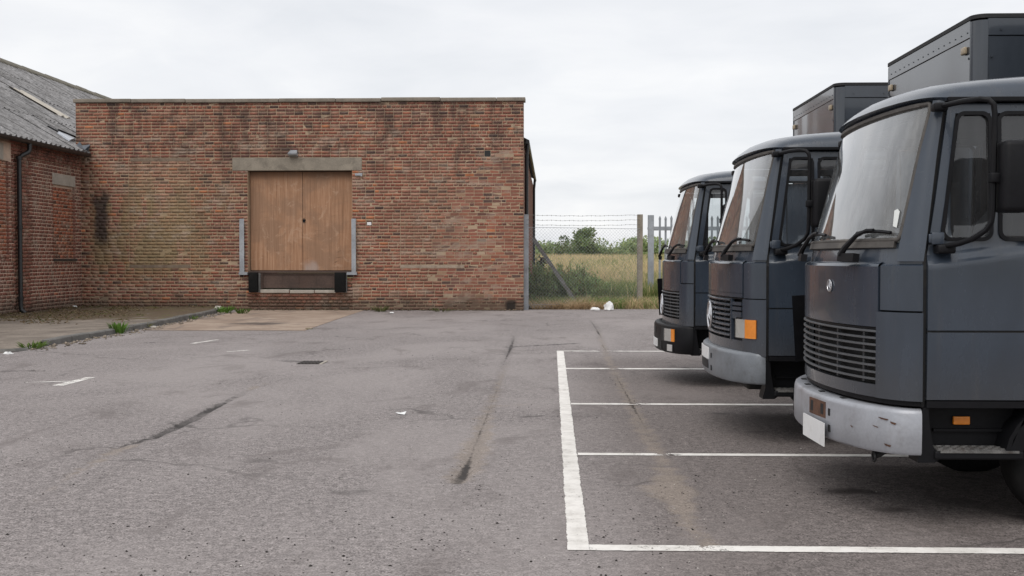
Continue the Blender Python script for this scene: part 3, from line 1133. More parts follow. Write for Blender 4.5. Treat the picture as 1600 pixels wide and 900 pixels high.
# side walls, rear part of the building
mb = MB()
mb.box(WX1 - .30, WX1 - .006, WY + .301, 58, 0, 4.9)
mb.box(WX0 + .006, WX0 + .30, WY + .301, 58, 0, 6.1)
mb.box(WX0 + .30, WX1 - .301, WY + .301, 58, 5.0, 5.1)
sm, sn = mat('plain_brickwork')
bt = sn.new('ShaderNodeTexBrick')
pp = sn.pos()
px_, py_, pz_ = sn.sep(pp)[:3]
cmb = sn.new('ShaderNodeCombineXYZ')
sn.put(cmb.inputs[0], sn.m('ADD', px_, py_))
sn.put(cmb.inputs[1], pz_)
sn.put(bt.inputs['Vector'], cmb.outputs[0])
bt.inputs['Scale'].default_value = 1
bt.inputs['Brick Width'].default_value = .268
bt.inputs['Row Height'].default_value = HC
bt.inputs['Mortar Size'].default_value = .006
bt.inputs['Color1'].default_value = (.20, .075, .05, 1)
bt.inputs['Color2'].default_value = (.13, .055, .042, 1)
bt.inputs['Mortar'].default_value = (.3, .21, .15, 1)
sn.bsdf(sn.mix(sn.rng(sn.noise(pp, 1.5, 5), .4, .7, 0, .5), bt.outputs[0], (.1, .06, .045)), .9, 0, None, .2)
mb.build('side_wall', sm, wh)
# return face of the front wall at the right corner
its = []
for r in range(NC):
    cz = (r + .5) * HC
    its.append((WY + .101, WY + .30, cz, tone(0, cz), .05, .0, BH))
brick_field('corner_brickwork', its, wh, 'x', WX1, 1)
# rear roof edge, gutter and the two downpipes seen past the right corner
rr = MB()
nw = 60
rr.grid(lambda a, b: (WX1 + .16 - b * 2.0, WY + .35 + a, 5.03 + b * 1.0 + .022 * math.cos(a / .146 * 2 * PI)), list(np.linspace(0, 17, 17 * 41)), [0, 1])
rr.grid(lambda a, b: (WX1 + .16 - b * .05, WY + .35 + a, 5.022 + .022 * math.cos(a / .146 * 2 * PI) - b * .02), list(np.linspace(0, 17, 17 * 41)), [0, 1])
rr.build('rear_roof', ROOF, wh)
m_ = MB()
m_.tube([(WX1 + .11, WY + .34, 5.0), (WX1 + .11, WY + 17.3, 4.98)], .06, 8)
m_.build('gutter', BLACKPIPE, wh, smooth=50)
for (py, zt, r_) in ((WY + .55, 4.98, .055), (WY + 16.2, 4.95, .055)):
    m_ = MB()
    m_.tube([(WX1 + .11, py, zt), (WX1 + .09, py, zt - .25), (WX1 + .075, py, zt - .4), (WX1 + .075, py, .15), (WX1 + .14, py, .05)], r_, 8)
    m_.build('downpipe', BLACKPIPE, wh, smooth=50)
# lintel
m_ = MB()
m_.box(-9.44, -5.58, WY - .012, WY + .29, DZ1, 47 * HC - .004, .008)
m_.build('lintel', CONC, wh)
# doors
dyc = WY + .24
cxm = -7.40
for (a, b) in ((DX0 + .015, cxm - .006), (cxm + .006, DX1 - .015)):
    m_ = MB()
    m_.box(a, b, dyc, dyc + .05, DZ0 + .025, DZ1 - .02, .004)
    m_.build('door_leaf', TIMBER, wh)
m_ = MB()
m_.box(DX0 + .002, DX1 - .002, dyc + .052, dyc + .09, DZ0, DZ1)
m_.build('door_backing', CHASSIS, wh)
m_ = MB()
m_.box(cxm + .0, cxm + .09, dyc - .02, dyc, 2.66, 2.70, .004)
m_.lathe([(.0, -.012), (.035, -.012), (.035, .012), (0, .012)], (cxm + .045, dyc - .03, 2.64), 'y', 12)
m_.tube([(cxm + .02, dyc - .03, 2.66), (cxm + .02, dyc - .03, 2.71), (cxm + .045, dyc - .03, 2.73), (cxm + .07, dyc - .03, 2.71), (cxm + .07, dyc - .03, 2.66)], .008, 6)
m_.build('padlock', BLACK, wh)
# sill edge, dock plate in its pit, ledge, bumpers
m_ = MB()
m_.box(DX0 + .0, DX1 - .0, WY - .02, dyc + .04, DZ0 - .05, DZ0 + .012, .006)
m_.build('dock_sill', DOCKSTEEL, wh)
m_ = MB()
m_.box(-8.56, -6.42, WY + .05, WY + .075, .655, DZ0 - .055)
m_.box(-8.56, -6.42, WY + .02, WY + .05, DZ0 - .10, DZ0 - .055)
m_.box(-8.60, -8.56, WY + .0, WY + .08, .63, DZ0 - .055)
m_.box(-6.42, -6.38, WY + .0, WY + .08, .63, DZ0 - .055)
for k in range(5):
    m_.box(-8.5 + k * .5, -8.47 + k * .5, WY + .04, WY + .05, .66, DZ0 - .11)
m_.build('dock_plate', DOCKSTEEL, wh)
ledge = [(-8.62, -7.75), (-7.74, -7.0), (-6.99, -6.36)]
for (a, b) in ledge:
    m_ = MB()
    m_.box(a, b - .01, WY - .03 - random.uniform(0, .02), WY + .09, 5.6 * HC - .03 - random.uniform(0, .01), 6.5 * HC - random.uniform(0, .03), .015)
    m_.build('broken_ledge', CONC_P, wh)
for (a, b) in ((-8.97, -8.62), (-6.38, -6.03)):
    m_ = MB()
    m_.box(a + .0, b - .0, WY - .01, WY + .03, .52, DZ0 - .03)
    m_.build('bumper_plate', GALV_D, wh)
    m_ = MB()
    s_ = .02
    m_.box(a + (.03 if a < -8 else .0), b - (.03 if a > -8 else .055) + .0, WY - .17, WY - .011, .54, DZ0 - .035, .02)
    for zb in (.7, 1.0):
        m_.lathe([(0, -.175), (.025, -.175), (.025, -.16)], ((a + b) / 2 - .02, WY, zb), 'y', 10)
    m_.build('dock_bumper', RUBBER, wh, smooth=40)
# steel guards at the jambs
for (a, b, f0, f1) in ((-9.22, -9.08, -9.24, -8.98), (-5.88, -5.75, -6.02, -5.72)):
    m_ = MB()
    m_.box(a, a + .02, WY - .10, WY - .012, 1.13, 2.71)
    m_.box(a + .02, b, WY - .10, WY - .08, 1.13, 2.71)
    m_.build('jamb_guard', GALV, wh)
    m_ = MB()
    m_.box(f0, f1, WY - .12, WY - .012, 1.05, 1.129)
    m_.build('guard_foot', GALV, wh)
# security light
m_ = MB()
m_.box(-7.70, -7.50, WY - .02, WY - .001, 4.56, 4.74, .006)
m_.add([(-7.74, WY - .20, 4.60), (-7.47, WY - .20, 4.60), (-7.47, WY - .02, 4.54), (-7.74, WY - .02, 4.54), (-7.74, WY - .21, 4.64), (-7.47, WY - .21, 4.64), (-7.50, WY - .02, 4.73), (-7.71, WY - .02, 4.73)],
       [(0, 1, 2, 3), (4, 5, 6, 7), (0, 1, 5, 4), (2, 3, 7, 6), (0, 4, 7, 3), (1, 2, 6, 5)])
lt = m_.build('floodlight', GALV, wh)
m_ = MB()
m_.add([(-7.72, WY - .19, 4.593), (-7.49, WY - .19, 4.593), (-7.49, WY - .04, 4.542), (-7.72, WY - .04, 4.542)], [(0, 1, 2, 3)])
m_.build('lamp_glass', CLEAR, lt)
# open vent, broken hole, bracket
m_ = MB()
m_.box(-1.945, -1.765, WY + .003, WY + .1, 4.535, 4.715)
m_.build('vent_opening', CHASSIS, wh)
m_ = MB()
m_.box(-5.43, -5.30, WY - .004, WY + .1, 2.515, 2.61, .012)
m_2 = MB().box(-5.45, -5.28, WY + .002, WY + .08, 2.50, 2.66)
m_2.build('broken_hole', RUST, wh)
m_.build('broken_block', PLATE, wh)
m_ = MB()
m_.box(-5.78, -5.56, WY - .05, WY - .005, 3.98, 4.05, .006)
m_.box(-5.6, -5.56, WY - .09, WY - .05, 3.96, 4.03)
m_.build('pipe_bracket', GALV, wh)

# ================================================================== LEFT BUILDING
lb = thing('gabled_brick_shed', (-14, 30, 0), 'long brick shed with grey corrugated roof at the left', 'shed')
LX = -14.0
LZ = 4.66
P = lambda x, y: xp(x, y, LX)
BW = (P(83, 290).y, P(116, 290).y)
BW = (min(BW), max(BW))
HL = [(BW[0], BW[1], 1.52, 3.62), (BW[0] - .05, BW[1] + .06, 3.62, 3.95)]
HL2 = [(28.0, P(12, 260).y, 1.6, 4.05), (28.0, P(17, 250).y, 4.05, 4.5)]
its = []
for r in range(int(LZ / HC)):
    cz = (r + .5) * HC
    pr = .0
    if cz > LZ - .42:
        pr = .05
    if cz > LZ - .16:
        pr = .10
    for (a, b, full) in lay(26.5, 33.985, r, cz, HC, 0.30, 0.020, HL + HL2, [], None):
        mid = (a + b) / 2
        inp = 29.65 < mid < 30.6 and cz < LZ - .3
        its.append((a, b, cz, (np.array((.19, .076, .056)) * .62 + tone(-5, cz, 5) * .38) * rng.uniform(.85, 1.15), .1, pr + rng.uniform(-.001, .0015) + (.03 if inp else 0), HC - .020))
for (a, b, z0, z1) in (HL[0], HL2[0]):
    r0, r1 = int(z0 / HC) + 1, int(z1 / HC)
    for r in range(r0, r1):
        for (aa, bb, full) in lay(a + .01, b - .01, r, (r + .5) * HC, HC, .262, .012, []):
            t = tone(-5, r * HC, 9)
            its.append((aa, bb, (r + .5) * HC, t * np.array((1.25, 1.08, .9)), .05, -.045 + rng.uniform(-.002, .002), HC - .018))
brick_field('brickwork', its, lb, 'x', LX, 1)
mb = MB()
mb.box(LX - .30, LX - .055, 20, 33.995, 0, LZ)
mb.box(LX - .055, LX - .0025, 26.45, 33.995, 0, 1.5)
mb.box(LX - .055, LX - .0025, 26.45, 27.95, 1.5, LZ)
mb.box(LX - .055, LX - .0025, HL2[0][1] + .05, BW[0] - .05, 1.5, LZ)
mb.box(LX - .055, LX - .0025, 27.95, HL2[0][1] + .05, 4.05, LZ)
mb.box(LX - .055, LX - .0025, BW[1] + .05, 33.995, 1.5, LZ)
mb.box(LX - .055, LX - .0025, BW[0] - .05, BW[1] + .05, 3.64, LZ)
mb.build('mortar', MORTAR_L, lb)
mb = MB()
mb.box(LX - .054, LX + .002, 18, 26.44, 0, LZ)
mb.box(LX - 16.0, LX - .302, 18, 18.3, 0, LZ)
mb.build('near_wall', sm, lb)
m_ = MB()
m_.box(LX - .05, LX + .012, BW[0] - .045, BW[1] + .055, 3.63, 3.945, .006)
m_.build('blocked_window_lintel', CONC_P, lb)
m_ = MB()
m_.box(LX - .05, LX + .05, BW[0] - .03, BW[1] + .06, 1.46, 1.525, .006)
m_.build('blocked_window_sill', IRON, lb)
m_ = MB()
m_.box(LX - .05, LX + .012, 27.5, P(5, 250).y, 4.06, 4.49, .006)
m_.build('stone_lintel', CONC_P, lb)
# roof
EX, EZ = -13.76, 4.70
RXX, RZ = -21.73, 9.25
SL = math.hypot(RXX - EX, RZ - EZ)
TH = math.atan2(RZ - EZ, EX - RXX)
rl = thing('roof', (0, 0, 0), None, None)
del_ = None
rl.parent = lb
rl.matrix_parent_inverse.identity()
rl.location = -Vector(LOC[lb.name])
LOC[rl.name] = Vector((0, 0, 0))
NS, WS = 4, 0.91
LS = SL / NS + .14


def sheet_mesh(name, m_, waves=3, amp=.042, L=LS, thick=.03):
    A = np.linspace(0, waves * .30 + .05, waves * 12 + 3)
    mbx = MB()
    top = lambda a, b: (b, a, amp * math.cos(a / .30 * 2 * PI))
    mbx.grid(top, list(A), [0, L])
    mbx.grid(lambda a, b: (b * thick, a, amp * math.cos(a / .30 * 2 * PI) - thick * (1 - b)), list(A), [0, 1e-4])
    k = len(A)
    # lower edge face
    vs = [(0, a, amp * math.cos(a / .30 * 2 * PI)) for a in A] + [(0, a, amp * math.cos(a / .30 * 2 * PI) - thick * 1.6) for a in A]
    mbx.add(vs, [(i, i + 1, k + i + 1, k + i) for i in range(k - 1)])
    me = bpy.data.meshes.new(name)
    me.from_pydata(mbx.v, [], mbx.f)
    me.materials.append(m_)
    me.polygons.foreach_set('use_smooth', [True] * len(me.polygons))
    return me


def roof_hit(px, py):
    d = ray(px, py)
    nrm = Vector((math.sin(TH), 0, math.cos(TH)))
    return CAM + d * ((Vector((EX, 0, EZ)) - CAM).dot(nrm) / d.dot(nrm))


GLAZE_P = simple('dull_roof_pane', (.50, .53, .58), .35, var=.1, obj=False)
SH = sheet_mesh('roof_sheet', ROOF)
SHL = sheet_mesh('rooflight_sheet', ROOFLIGHT, waves=2)
ra, rb_ = roof_hit(92, 184), roof_hit(8, 138)
Y0R = 21.0
ncol = 41
for c in range(ncol):
    yc = Y0R + c * WS
    for s in range(NS):
        ly = (EX - ((EX - RXX) * (s + .5) / NS))
        o = bpy.data.objects.new('roof_sheet', SH)
        COL.objects.link(o)
        o.parent = rl
        b = s * (SL / NS) - (.05 if s == 0 else .0) + random.uniform(-.02, .02)
        lift = .020 * s + .004 * (c % 2) + random.uniform(-.006, .010)
        o.location = (EX - b * math.cos(TH) + lift * math.sin(TH), yc + random.uniform(-.012, .012), EZ + b * math.sin(TH) + lift * math.cos(TH))
        o.rotation_euler = (0, TH + random.uniform(-.004, .004), 0)
        o.scale = (-1, 1, 1)
# rooflight strip lying over the sheets
up_dir = Vector((-math.cos(TH), 0, math.sin(TH)))
nr = Vector((math.sin(TH), 0, math.cos(TH)))
o = bpy.data.objects.new('rooflight_sheet', SHL)
COL.objects.link(o)
o.parent = rl
lo = (ra - Vector((EX, ra.y, EZ))).length
hi = (rb_ - Vector((EX, rb_.y, EZ))).length
o.location = Vector((EX, ra.y - .3, EZ)) + up_dir * lo + nr * .08
o.rotation_euler = (0, TH, 0)
o.scale = (-(hi - lo) / LS, 1.7, 1)
# dark slipped sheet edge and glass pane
pa, pb = roof_hit(90, 208), roof_hit(114, 222)
m_ = MB()
ga = roof_hit(88, 209) + nr * .10
gb = roof_hit(115, 220) + nr * .10
gc = roof_hit(107, 222.5) + nr * .085
gd_ = roof_hit(89, 211) + nr * .085
m_.add([ga, gb, gc, gd_, ga - nr * .05, gb - nr * .05, gc - nr * .05, gd_ - nr * .05], [(0, 1, 2, 3), (0, 4, 5, 1), (1, 5, 6, 2), (2, 6, 7, 3), (3, 7, 4, 0)])
m_.build('roof_pane', GLAZE_P, rl)
m_ = MB()
sa_, sb_ = roof_hit(72, 201) + nr * .09, roof_hit(89, 210) + nr * .09
m_.beam(sa_, sb_, .03, .05, nr)
m_.beam(roof_hit(88, 208) + nr * .12, roof_hit(117, 220) + nr * .12, .03, .05, nr)
m_.build('slipped_edge', BLACKPIPE, rl)
# ridge capping
k = 0
y = 21.0
while y < 57.5:
    m_ = MB()
    prof = []
    for a in np.linspace(-1, 1, 9):
        prof.append((a * .32, .10 * math.cos(a * PI / 2) - abs(a) * .13))
    r0, r1 = 1.0, 1.06
    vs = []
    dz = random.uniform(-.012, .012)
    for (yy, rs) in ((y, 1.08), (y + 1.12, 1.0)):
        for (px, pz) in prof:
            vs.append((RXX + px * rs, yy, RZ + .10 + dz + pz * rs))
        for (px, pz) in prof[::-1]:
            vs.append((RXX + px * rs, yy, RZ + .05 + dz + pz * rs))
    n_ = 18
    m_.add(vs, [(j, (j + 1) % n_, n_ + (j + 1) % n_, n_ + j) for j in range(n_)] + [tuple(range(n_)), tuple(range(2 * n_ - 1, n_ - 1, -1))])
    m_.build('ridge_tile', RIDGE, rl, smooth=50)
    y += 1.08
# far slope of the roof
m_ = MB()
m_.grid(lambda a, b: (RXX - b * (EX - RXX), a, RZ - .01 - b * (RZ - EZ)), [21, 40, 57.9], [0, 1])
m_.build('far_slope', ROOF, rl)
# gutter, downpipe
m_ = MB()
GXc = EX + .045
prof = [(-.07, .03), (-.068, -.02), (-.045, -.065), (0, -.082), (.045, -.065), (.068, -.02), (.07, .03), (.06, .03), (.058, -.018), (.038, -.055), (0, -.07), (-.038, -.055), (-.058, -.018), (-.06, .03)]
vs = [(GXc + a, y_, 4.62 + b) for y_ in (18.5, 33.9) for (a, b) in prof]
n_ = len(prof)
m_.add(vs, [(j, (j + 1) % n_, n_ + (j + 1) % n_, n_ + j) for j in range(n_)] + [tuple(range(n_))[::-1], tuple(range(n_, 2 * n_))])
m_.build('gutter', BLACKPIPE, lb, smooth=50)
m_ = MB()
dy_ = xp(31, 350, LX + .13).y
m_.tube([(GXc, dy_ + .28, 4.56), (GXc, dy_ + .28, 4.40), (GXc - .02, dy_ + .24, 4.33), (LX + .16, dy_ + .06, 4.22), (LX + .13, dy_, 4.14), (LX + .13, dy_, .30), (LX + .15, dy_, .18), (LX + .26, dy_, .10)], .062, 10)
for zc in (4.12, 2.3, .45):
    m_.tube([(LX + .13, dy_, zc), (LX + .13, dy_, zc + .09)], .078, 10)
m_.build('downpipe', BLACKPIPE, lb, smooth=45)
# lead flashing at the junction
m_ = MB()
fl = [(-14.16, 4.86), (-14.02, 5.02), (-13.95, 4.90), (-13.70, 4.93), (-13.80, 4.62), (-13.95, 4.66)]
m_.add([(x, WY - .03, z) for x, z in fl] + [(x, WY - .015, z) for x, z in fl], [tuple(range(6)), tuple(range(11, 5, -1))] + [(i, (i + 1) % 6, 6 + (i + 1) % 6, 6 + i) for i in range(6)])
m_.build('lead_flashing', LEAD, lb)
m_ = MB()
m_.add([(-13.95, WY - .02, 4.89), (-13.70, WY - .02, 4.92), (-13.66, WY - .55, 4.72), (-13.95, WY - .55, 4.86)], [(0, 1, 2, 3)])
m_.build('lead_apron', LEAD, lb)

# ================================================================== FENCES
FY = 36.2
fe = thing('chain_link_fence', (1.0, FY, 0), 'chain link fence topped by three barbed wires beside warehouse corner', 'fence')
YL = 34.36
pl = yp(822.5, 335, YL)
fy_ = lambda x: YL + (FY - YL) * (x - pl.x) / (pr_.x - pl.x) - .09
pr_ = yp(1000, 335, FY)
m_ = MB()
m_.box(pr_.x - .085, pr_.x + .085, FY - .085, FY + .085, -.1, pr_.z, .012)
m_.build('concrete_post', CONC, fe)
m_ = MB()
m_.box(pl.x - .075, pl.x + .065, YL - .06, YL - .045, -.1, pl.z)
m_.box(pl.x + .05, pl.x + .065, YL - .045, YL + .06, -.1, pl.z)
m_.build('steel_post', GALV, fe)
m_ = MB()
b0_, b1_ = yp(833, 372, FY + .1), yp(907, 477, FY + .1)
m_.beam(b0_, Vector((b1_.x, FY + .1, -.05)), .12, .10, (0, 1, 0))
m_.build('brace_strut', GALV_D, fe)
for py in (336, 343.5, 351):
    z, zl_ = yp(900, py, FY).z, yp(900, py, YL).z
    pts = [(pl.x + (pr_.x - pl.x) * t, fy_(pl.x + (pr_.x - pl.x) * t), (zl_ + (z - zl_) * t) - .03 * math.sin(PI * t) + .008 * math.sin(t * 37)) for t in np.linspace(0, 1, 24)]
    m_ = MB()
    m_.tube(pts, .004, 4)
    for i in range(26):
        t = (i + .5) / 26
        x = pl.x + (pr_.x - pl.x) * t
        zz = zl_ + (z - zl_) * t - .03 * math.sin(PI * t)
        yq = fy_(x)
        m_.beam((x, yq - .03, zz - .016), (x + .01, yq + .03, zz + .016), .005, .005)
        m_.beam((x + .01, yq + .03, zz - .016), (x, yq - .03, zz + .016), .005, .005)
    m_.build('barbed_wire', GALV_D, fe)
zt = yp(900, 357.5, FY).z
m_ = MB()
m_.tube([(pl.x, fy_(pl.x), zt), (pr_.x, fy_(pr_.x), zt - .005)], .006, 4)
m_.tube([(pl.x, fy_(pl.x), .15), (pr_.x, fy_(pr_.x), .15)], .005, 4)
pit_ = .105
W_ = pr_.x - pl.x
Hh = zt - .06
k = -int(Hh / pit_) - 1
while k * pit_ < W_:
    for s_ in (1, -1):
        x0 = pl.x + k * pit_ if s_ > 0 else pl.x + W_ - k * pit_
        a = Vector((x0, FY - .09 + .006 * s_, .06))
        b = Vector((x0 + s_ * Hh, FY - .09 + .006 * s_, zt))
        lo_, hi_ = pl.x, pr_.x
        d = b - a
        t0 = max(0, ((lo_ - a.x) / d.x) if s_ > 0 else ((hi_ - a.x) / d.x))
        t1 = min(1, ((hi_ - a.x) / d.x) if s_ > 0 else ((lo_ - a.x) / d.x))
        if t1 > t0 + .01:
            e0, e1 = a + d * t0, a + d * t1
            e0.y, e1.y = fy_(e0.x) + .006 * s_, fy_(e1.x) + .006 * s_
            m_.tube([e0, e1], .0028, 3, cap=False)
    k += 1
wm_ = m_.build('wire_mesh', GALV, fe, kind='stuff')

pf = thing('palisade_fence', (6, 38.8, 0), 'grey steel palisade fence with pointed pales behind the lorries', 'fence')
PY = 38.6
g0 = yp(1017, 336, PY)
m_ = MB()
m_.box(g0.x - .10, g0.x + .10, PY - .06, PY + .06, -.1, g0.z, .01)
m_.build('gate_post', GALV, pf)
step = yp(1044, 336, PY).x - yp(1035, 336, PY).x
step = .192
X1p = 10.5
zr = (yp(1040, 357, PY).z, yp(1040, 464, PY).z)
for zz in zr:
    m_ = MB()
    m_.beam((g0.x + .1, PY + .03, zz), (X1p, PY + .03, zz), .05, .13)
    m_.build('rail', GALV, pf)
zt = yp(1035, 337, PY).z
m_ = MB()
wv = [(-.036, 0), (-.02, .0), (-.008, .018), (.008, .018), (.02, 0), (.036, 0)]
vs = []
for (z, f) in ((0.12, 1), (zt - .16, 1), (zt - .10, 1.25), (zt - .05, .75), (zt, .06)):
    for (a, b) in wv:
        vs.append((a * f, -b, z))
    for (a, b) in wv[::-1]:
        vs.append((a * f, -b + .006, z))
n_ = 12
m_.add(vs, [(l * n_ + j, l * n_ + (j + 1) % n_, (l + 1) * n_ + (j + 1) % n_, (l + 1) * n_ + j) for l in range(4) for j in range(n_)] + [tuple(range(11, -1, -1)), tuple(range(48, 60))])
pal = m_.build('pale', GALV, pf, local=True)
x = g0.x + .30
pal.location = (x - 6, PY - 38.8, 0)
x += step
while x < X1p:
    o = pal.copy()
    COL.objects.link(o)
    o.location = (x - 6, PY - 38.8, random.uniform(-.01, .01))
    x += step
m_ = MB()
m_.box(g0.x - .12, g0.x + .22, PY - .05, PY - .035, zr[0] - .04, zr[0] + .04)
m_.build('hinge_plate', GALV, pf)


# ================================================================== VEGETATION
def leaf_cloud(name, C, size, tones, parent=None, flat=1.0):
    """many small leaf faces: C (n,3) centres, size (n,)"""
    n = len(C)
    u = rng.normal(size=(n, 3))
    u[:, 2] *= flat
    u /= np.linalg.norm(u, axis=1)[:, None]
    w_ = rng.normal(size=(n, 3))
    v = np.cross(u, w_)
    v[:, 2] *= flat
    v /= np.linalg.norm(v, axis=1)[:, None]
    s = size[:, None]
    V = np.stack([C - u * s, C + v * s * .5, C + u * s, C - v * s * .5], 1).reshape(-1, 3)
    F = np.arange(4 * n).reshape(n, 4)
    return np_mesh(name, V, F, PLANT, parent, {'tone': ('FLOAT_COLOR', np.repeat(tones, 4, axis=0))})


def clump_pts(centres, n):
    out, sh = [], []
    for (c, r) in centres:
        k = int(n * r[0] * r[1] * r[2])
        d = rng.normal(size=(k, 3))
        d /= np.linalg.norm(d, axis=1)[:, None]
        rad = rng.random(k) ** .45
        out.append(np.array(c) + d * rad[:, None] * np.array(r))
        sh.append(np.full(k, rng.uniform(.75, 1.3)))
    return np.concatenate(out), np.concatenate(sh)


def greens(n, base, sh=None, var=.3):
    t = np.array(base)[None] * rng.uniform(1 - var, 1 + var, (n, 1)) * rng.uniform(.9, 1.1, (n, 3))
    if sh is not None:
        t = t * sh[:, None]
    return t


HY = 100.0
# hedge line as one mass
cs = []
x = -14.0
while x < 34:
    hz = fz(x, HY)
    r = rng.uniform(1.0, 1.9)
    cs.append(((x, HY + rng.uniform(-1.5, 1.5), hz + r * .52), (r * 1.2, r, r * rng.uniform(.62, .82))))
    cs.append(((x + rng.uniform(-.6, .6), HY - 1.8 + rng.uniform(-.5, .5), hz + .45), (1.0, .8, .8)))
    x += rng.uniform(.6, 1.1)
C, sh = clump_pts(cs, 330)
o = leaf_cloud('hedgerow', C, rng.uniform(.07, .19, len(C)), greens(len(C), (.25, .30, .14), sh), None)
tag(o, 'long green hedgerow along the far edge of the field', 'hedgerow', None, 'stuff')


def far_tree(px, top, half, base_col, label, Y, n=70, trunk=True):
    t = yp(px, top, Y)
    z0 = fz(t.x, Y)
    wr = half * Y / FPX
    H_ = t.z - z0
    root = thing('hedge_tree', (t.x, Y, z0), label, 'tree')
    m_ = MB()
    m_.tube([(t.x, Y, z0 - .1), (t.x + .05, Y, z0 + H_ * .3), (t.x - .05, Y, z0 + H_ * .6)], [.16, .12, .07], 7)
    for k in range(5):
        a = k * 1.3
        m_.tube([(t.x, Y, z0 + H_ * .3), (t.x + math.cos(a) * wr * .5, Y + math.sin(a) * wr * .5, z0 + H_ * .65)], [.07, .03], 5)
    m_.build('trunk', BARK, root)
    cs = []
    for k in range(22):
        a = rng.uniform(0, 2 * PI)
        h = rng.uniform(.08, .86)
        rr_ = wr * .68 * math.sqrt(max(.05, 1 - ((h - .35) / .62) ** 2)) * rng.random() ** .5
        r = wr * rng.uniform(.28, .42)
        cs.append(((t.x + rr_ * math.cos(a), Y + rr_ * math.sin(a), z0 + H_ * h), (r, r, r * .8)))
    C, sh = clump_pts(cs, n)
    leaf_cloud('crown', C, rng.uniform(.08, .18, len(C)), greens(len(C), base_col, sh), root)
    return root


far_tree(916, 354, 29, (.19, .25, .095), 'round bushy tree rising above the middle of the hedgerow', 97, 620)
far_tree(882, 364, 13, (.17, .22, .11), 'small dull green tree just left of the bushy one', 125, 500)
far_tree(857, 365, 9, (.17, .21, .12), 'low thin tree in the hedge nearest the warehouse', 128, 600)
far_tree(985, 367, 22, (.18, .23, .11), 'broad low tree behind the concrete fence post', 118, 380)
far_tree(1060, 362, 26, (.18, .24, .105), 'dark broad tree in the hedge behind the palisade pales', 112, 380)


# tall dry grass over the field
def blades(name, n, xr, yr, hr, wr_, tones, pat=None, lean=.35, dense=None):
    yy = yr[0] + (yr[1] - yr[0]) * rng.random(n) ** 1.25
    a0 = (-2.2 + (yy - 36) * -.05)
    xx = xr[0](yy) + (xr[1](yy) - xr[0](yy)) * rng.random(n)
    zz = np.array([fz(a, b) for a, b in zip(xx, yy)])
    hh = rng.uniform(hr[0], hr[1], n)
    ww = rng.uniform(wr_[0], wr_[1], n) * (.6 + yy / 60)
    ang = rng.uniform(0, PI, n)
    ln = rng.normal(0, lean, (n, 2)) * hh[:, None]
    ca, sa2 = np.cos(ang) * ww / 2, np.sin(ang) * ww / 2
    B = np.column_stack([xx, yy, zz])
    v0 = B + np.column_stack([-ca, -sa2, np.zeros(n)])
    v1 = B + np.column_stack([ca, sa2, np.zeros(n)])
    mid = B + np.column_stack([ln[:, 0] * .4, ln[:, 1] * .4, hh * .6])
    v2 = mid + np.column_stack([ca, sa2, np.zeros(n)]) * .8
    v3 = mid - np.column_stack([ca, sa2, np.zeros(n)]) * .8
    tip = B + np.column_stack([ln[:, 0], ln[:, 1], hh])
    V = np.stack([v0, v1, v2, v3, tip, tip], 1).reshape(-1, 3)
    i6 = np.arange(n)[:, None] * 6
    F = np.concatenate([i6 + np.array([0, 1, 2, 3]), i6 + np.array([3, 2, 4, 4])])
    F2 = np.concatenate([np.column_stack([i6 + 0, i6 + 1, i6 + 2]), np.column_stack([i6 + 0, i6 + 2, i6 + 3]), np.column_stack([i6 + 3, i6 + 2, i6 + 4])])
    T = tones(xx, yy, hh, n)
    return np_mesh(name, V, F2, PLANT, None, {'tone': ('FLOAT_COLOR', np.repeat(T, 6, axis=0))})


def field_tone(x, y, h, n):
    gold = np.array((.62, .51, .30))
    grn = np.array((.24, .29, .11))
    k = np.array([mnoise.noise((a * .22, b * .10, 1.7)) for a, b in zip(x, y)]) * 1.1 + .12
    near = np.clip((44 - y) / 5, 0, 1)
    p = np.clip(.22 + k * .55 + near * .75 - .06, 0.03, .9)
    pick = rng.random(n) < p
    T = np.where(pick[:, None], grn, gold) * rng.uniform(.7, 1.3, (n, 1))
    return T


o = blades('dry_grass', 90000, (lambda y: -1.2 - (y - 36) * .07, lambda y: 4.6 + (y - 36) * .30), (36.9, 99.5), (.35, .85), (.018, .035), field_tone)
tag(o, 'tall straw coloured grass covering the field', 'grass', None, 'stuff')


def verge_tone(x, y, h, n):
    dry = np.array((.58, .46, .28))
    grn = np.array((.22, .31, .10))
    k = np.array([mnoise.noise((a * 1.1, b * 1.1, 5.5)) for a, b in zip(x, y)])
    pick = rng.random(n) < np.clip(.45 + k, .05, .95)
    return np.where(pick[:, None], grn, dry) * rng.uniform(.65, 1.3, (n, 1))


o = blades('verge_grass', 9000, (lambda y: y * 0 - .55, lambda y: y * 0 + 5.5), (35.0, 37.6), (.10, .42), (.010, .022), verge_tone, lean=.7)
tag(o, 'short mixed green and dead grass along the fence foot', 'grass', None, 'stuff')
o = blades('dead_grass', 3500, (lambda y: y * 0 - .55, lambda y: y * 0 + 1.7), (34.75, 35.8), (.10, .30), (.010, .022), lambda x, y, h, n: np.array((.62, .48, .31)) * rng.uniform(.6, 1.25, (n, 1)), lean=1.2)
tag(o, 'dead straw lying at the fence foot by the warehouse', 'dead grass', None, 'stuff')


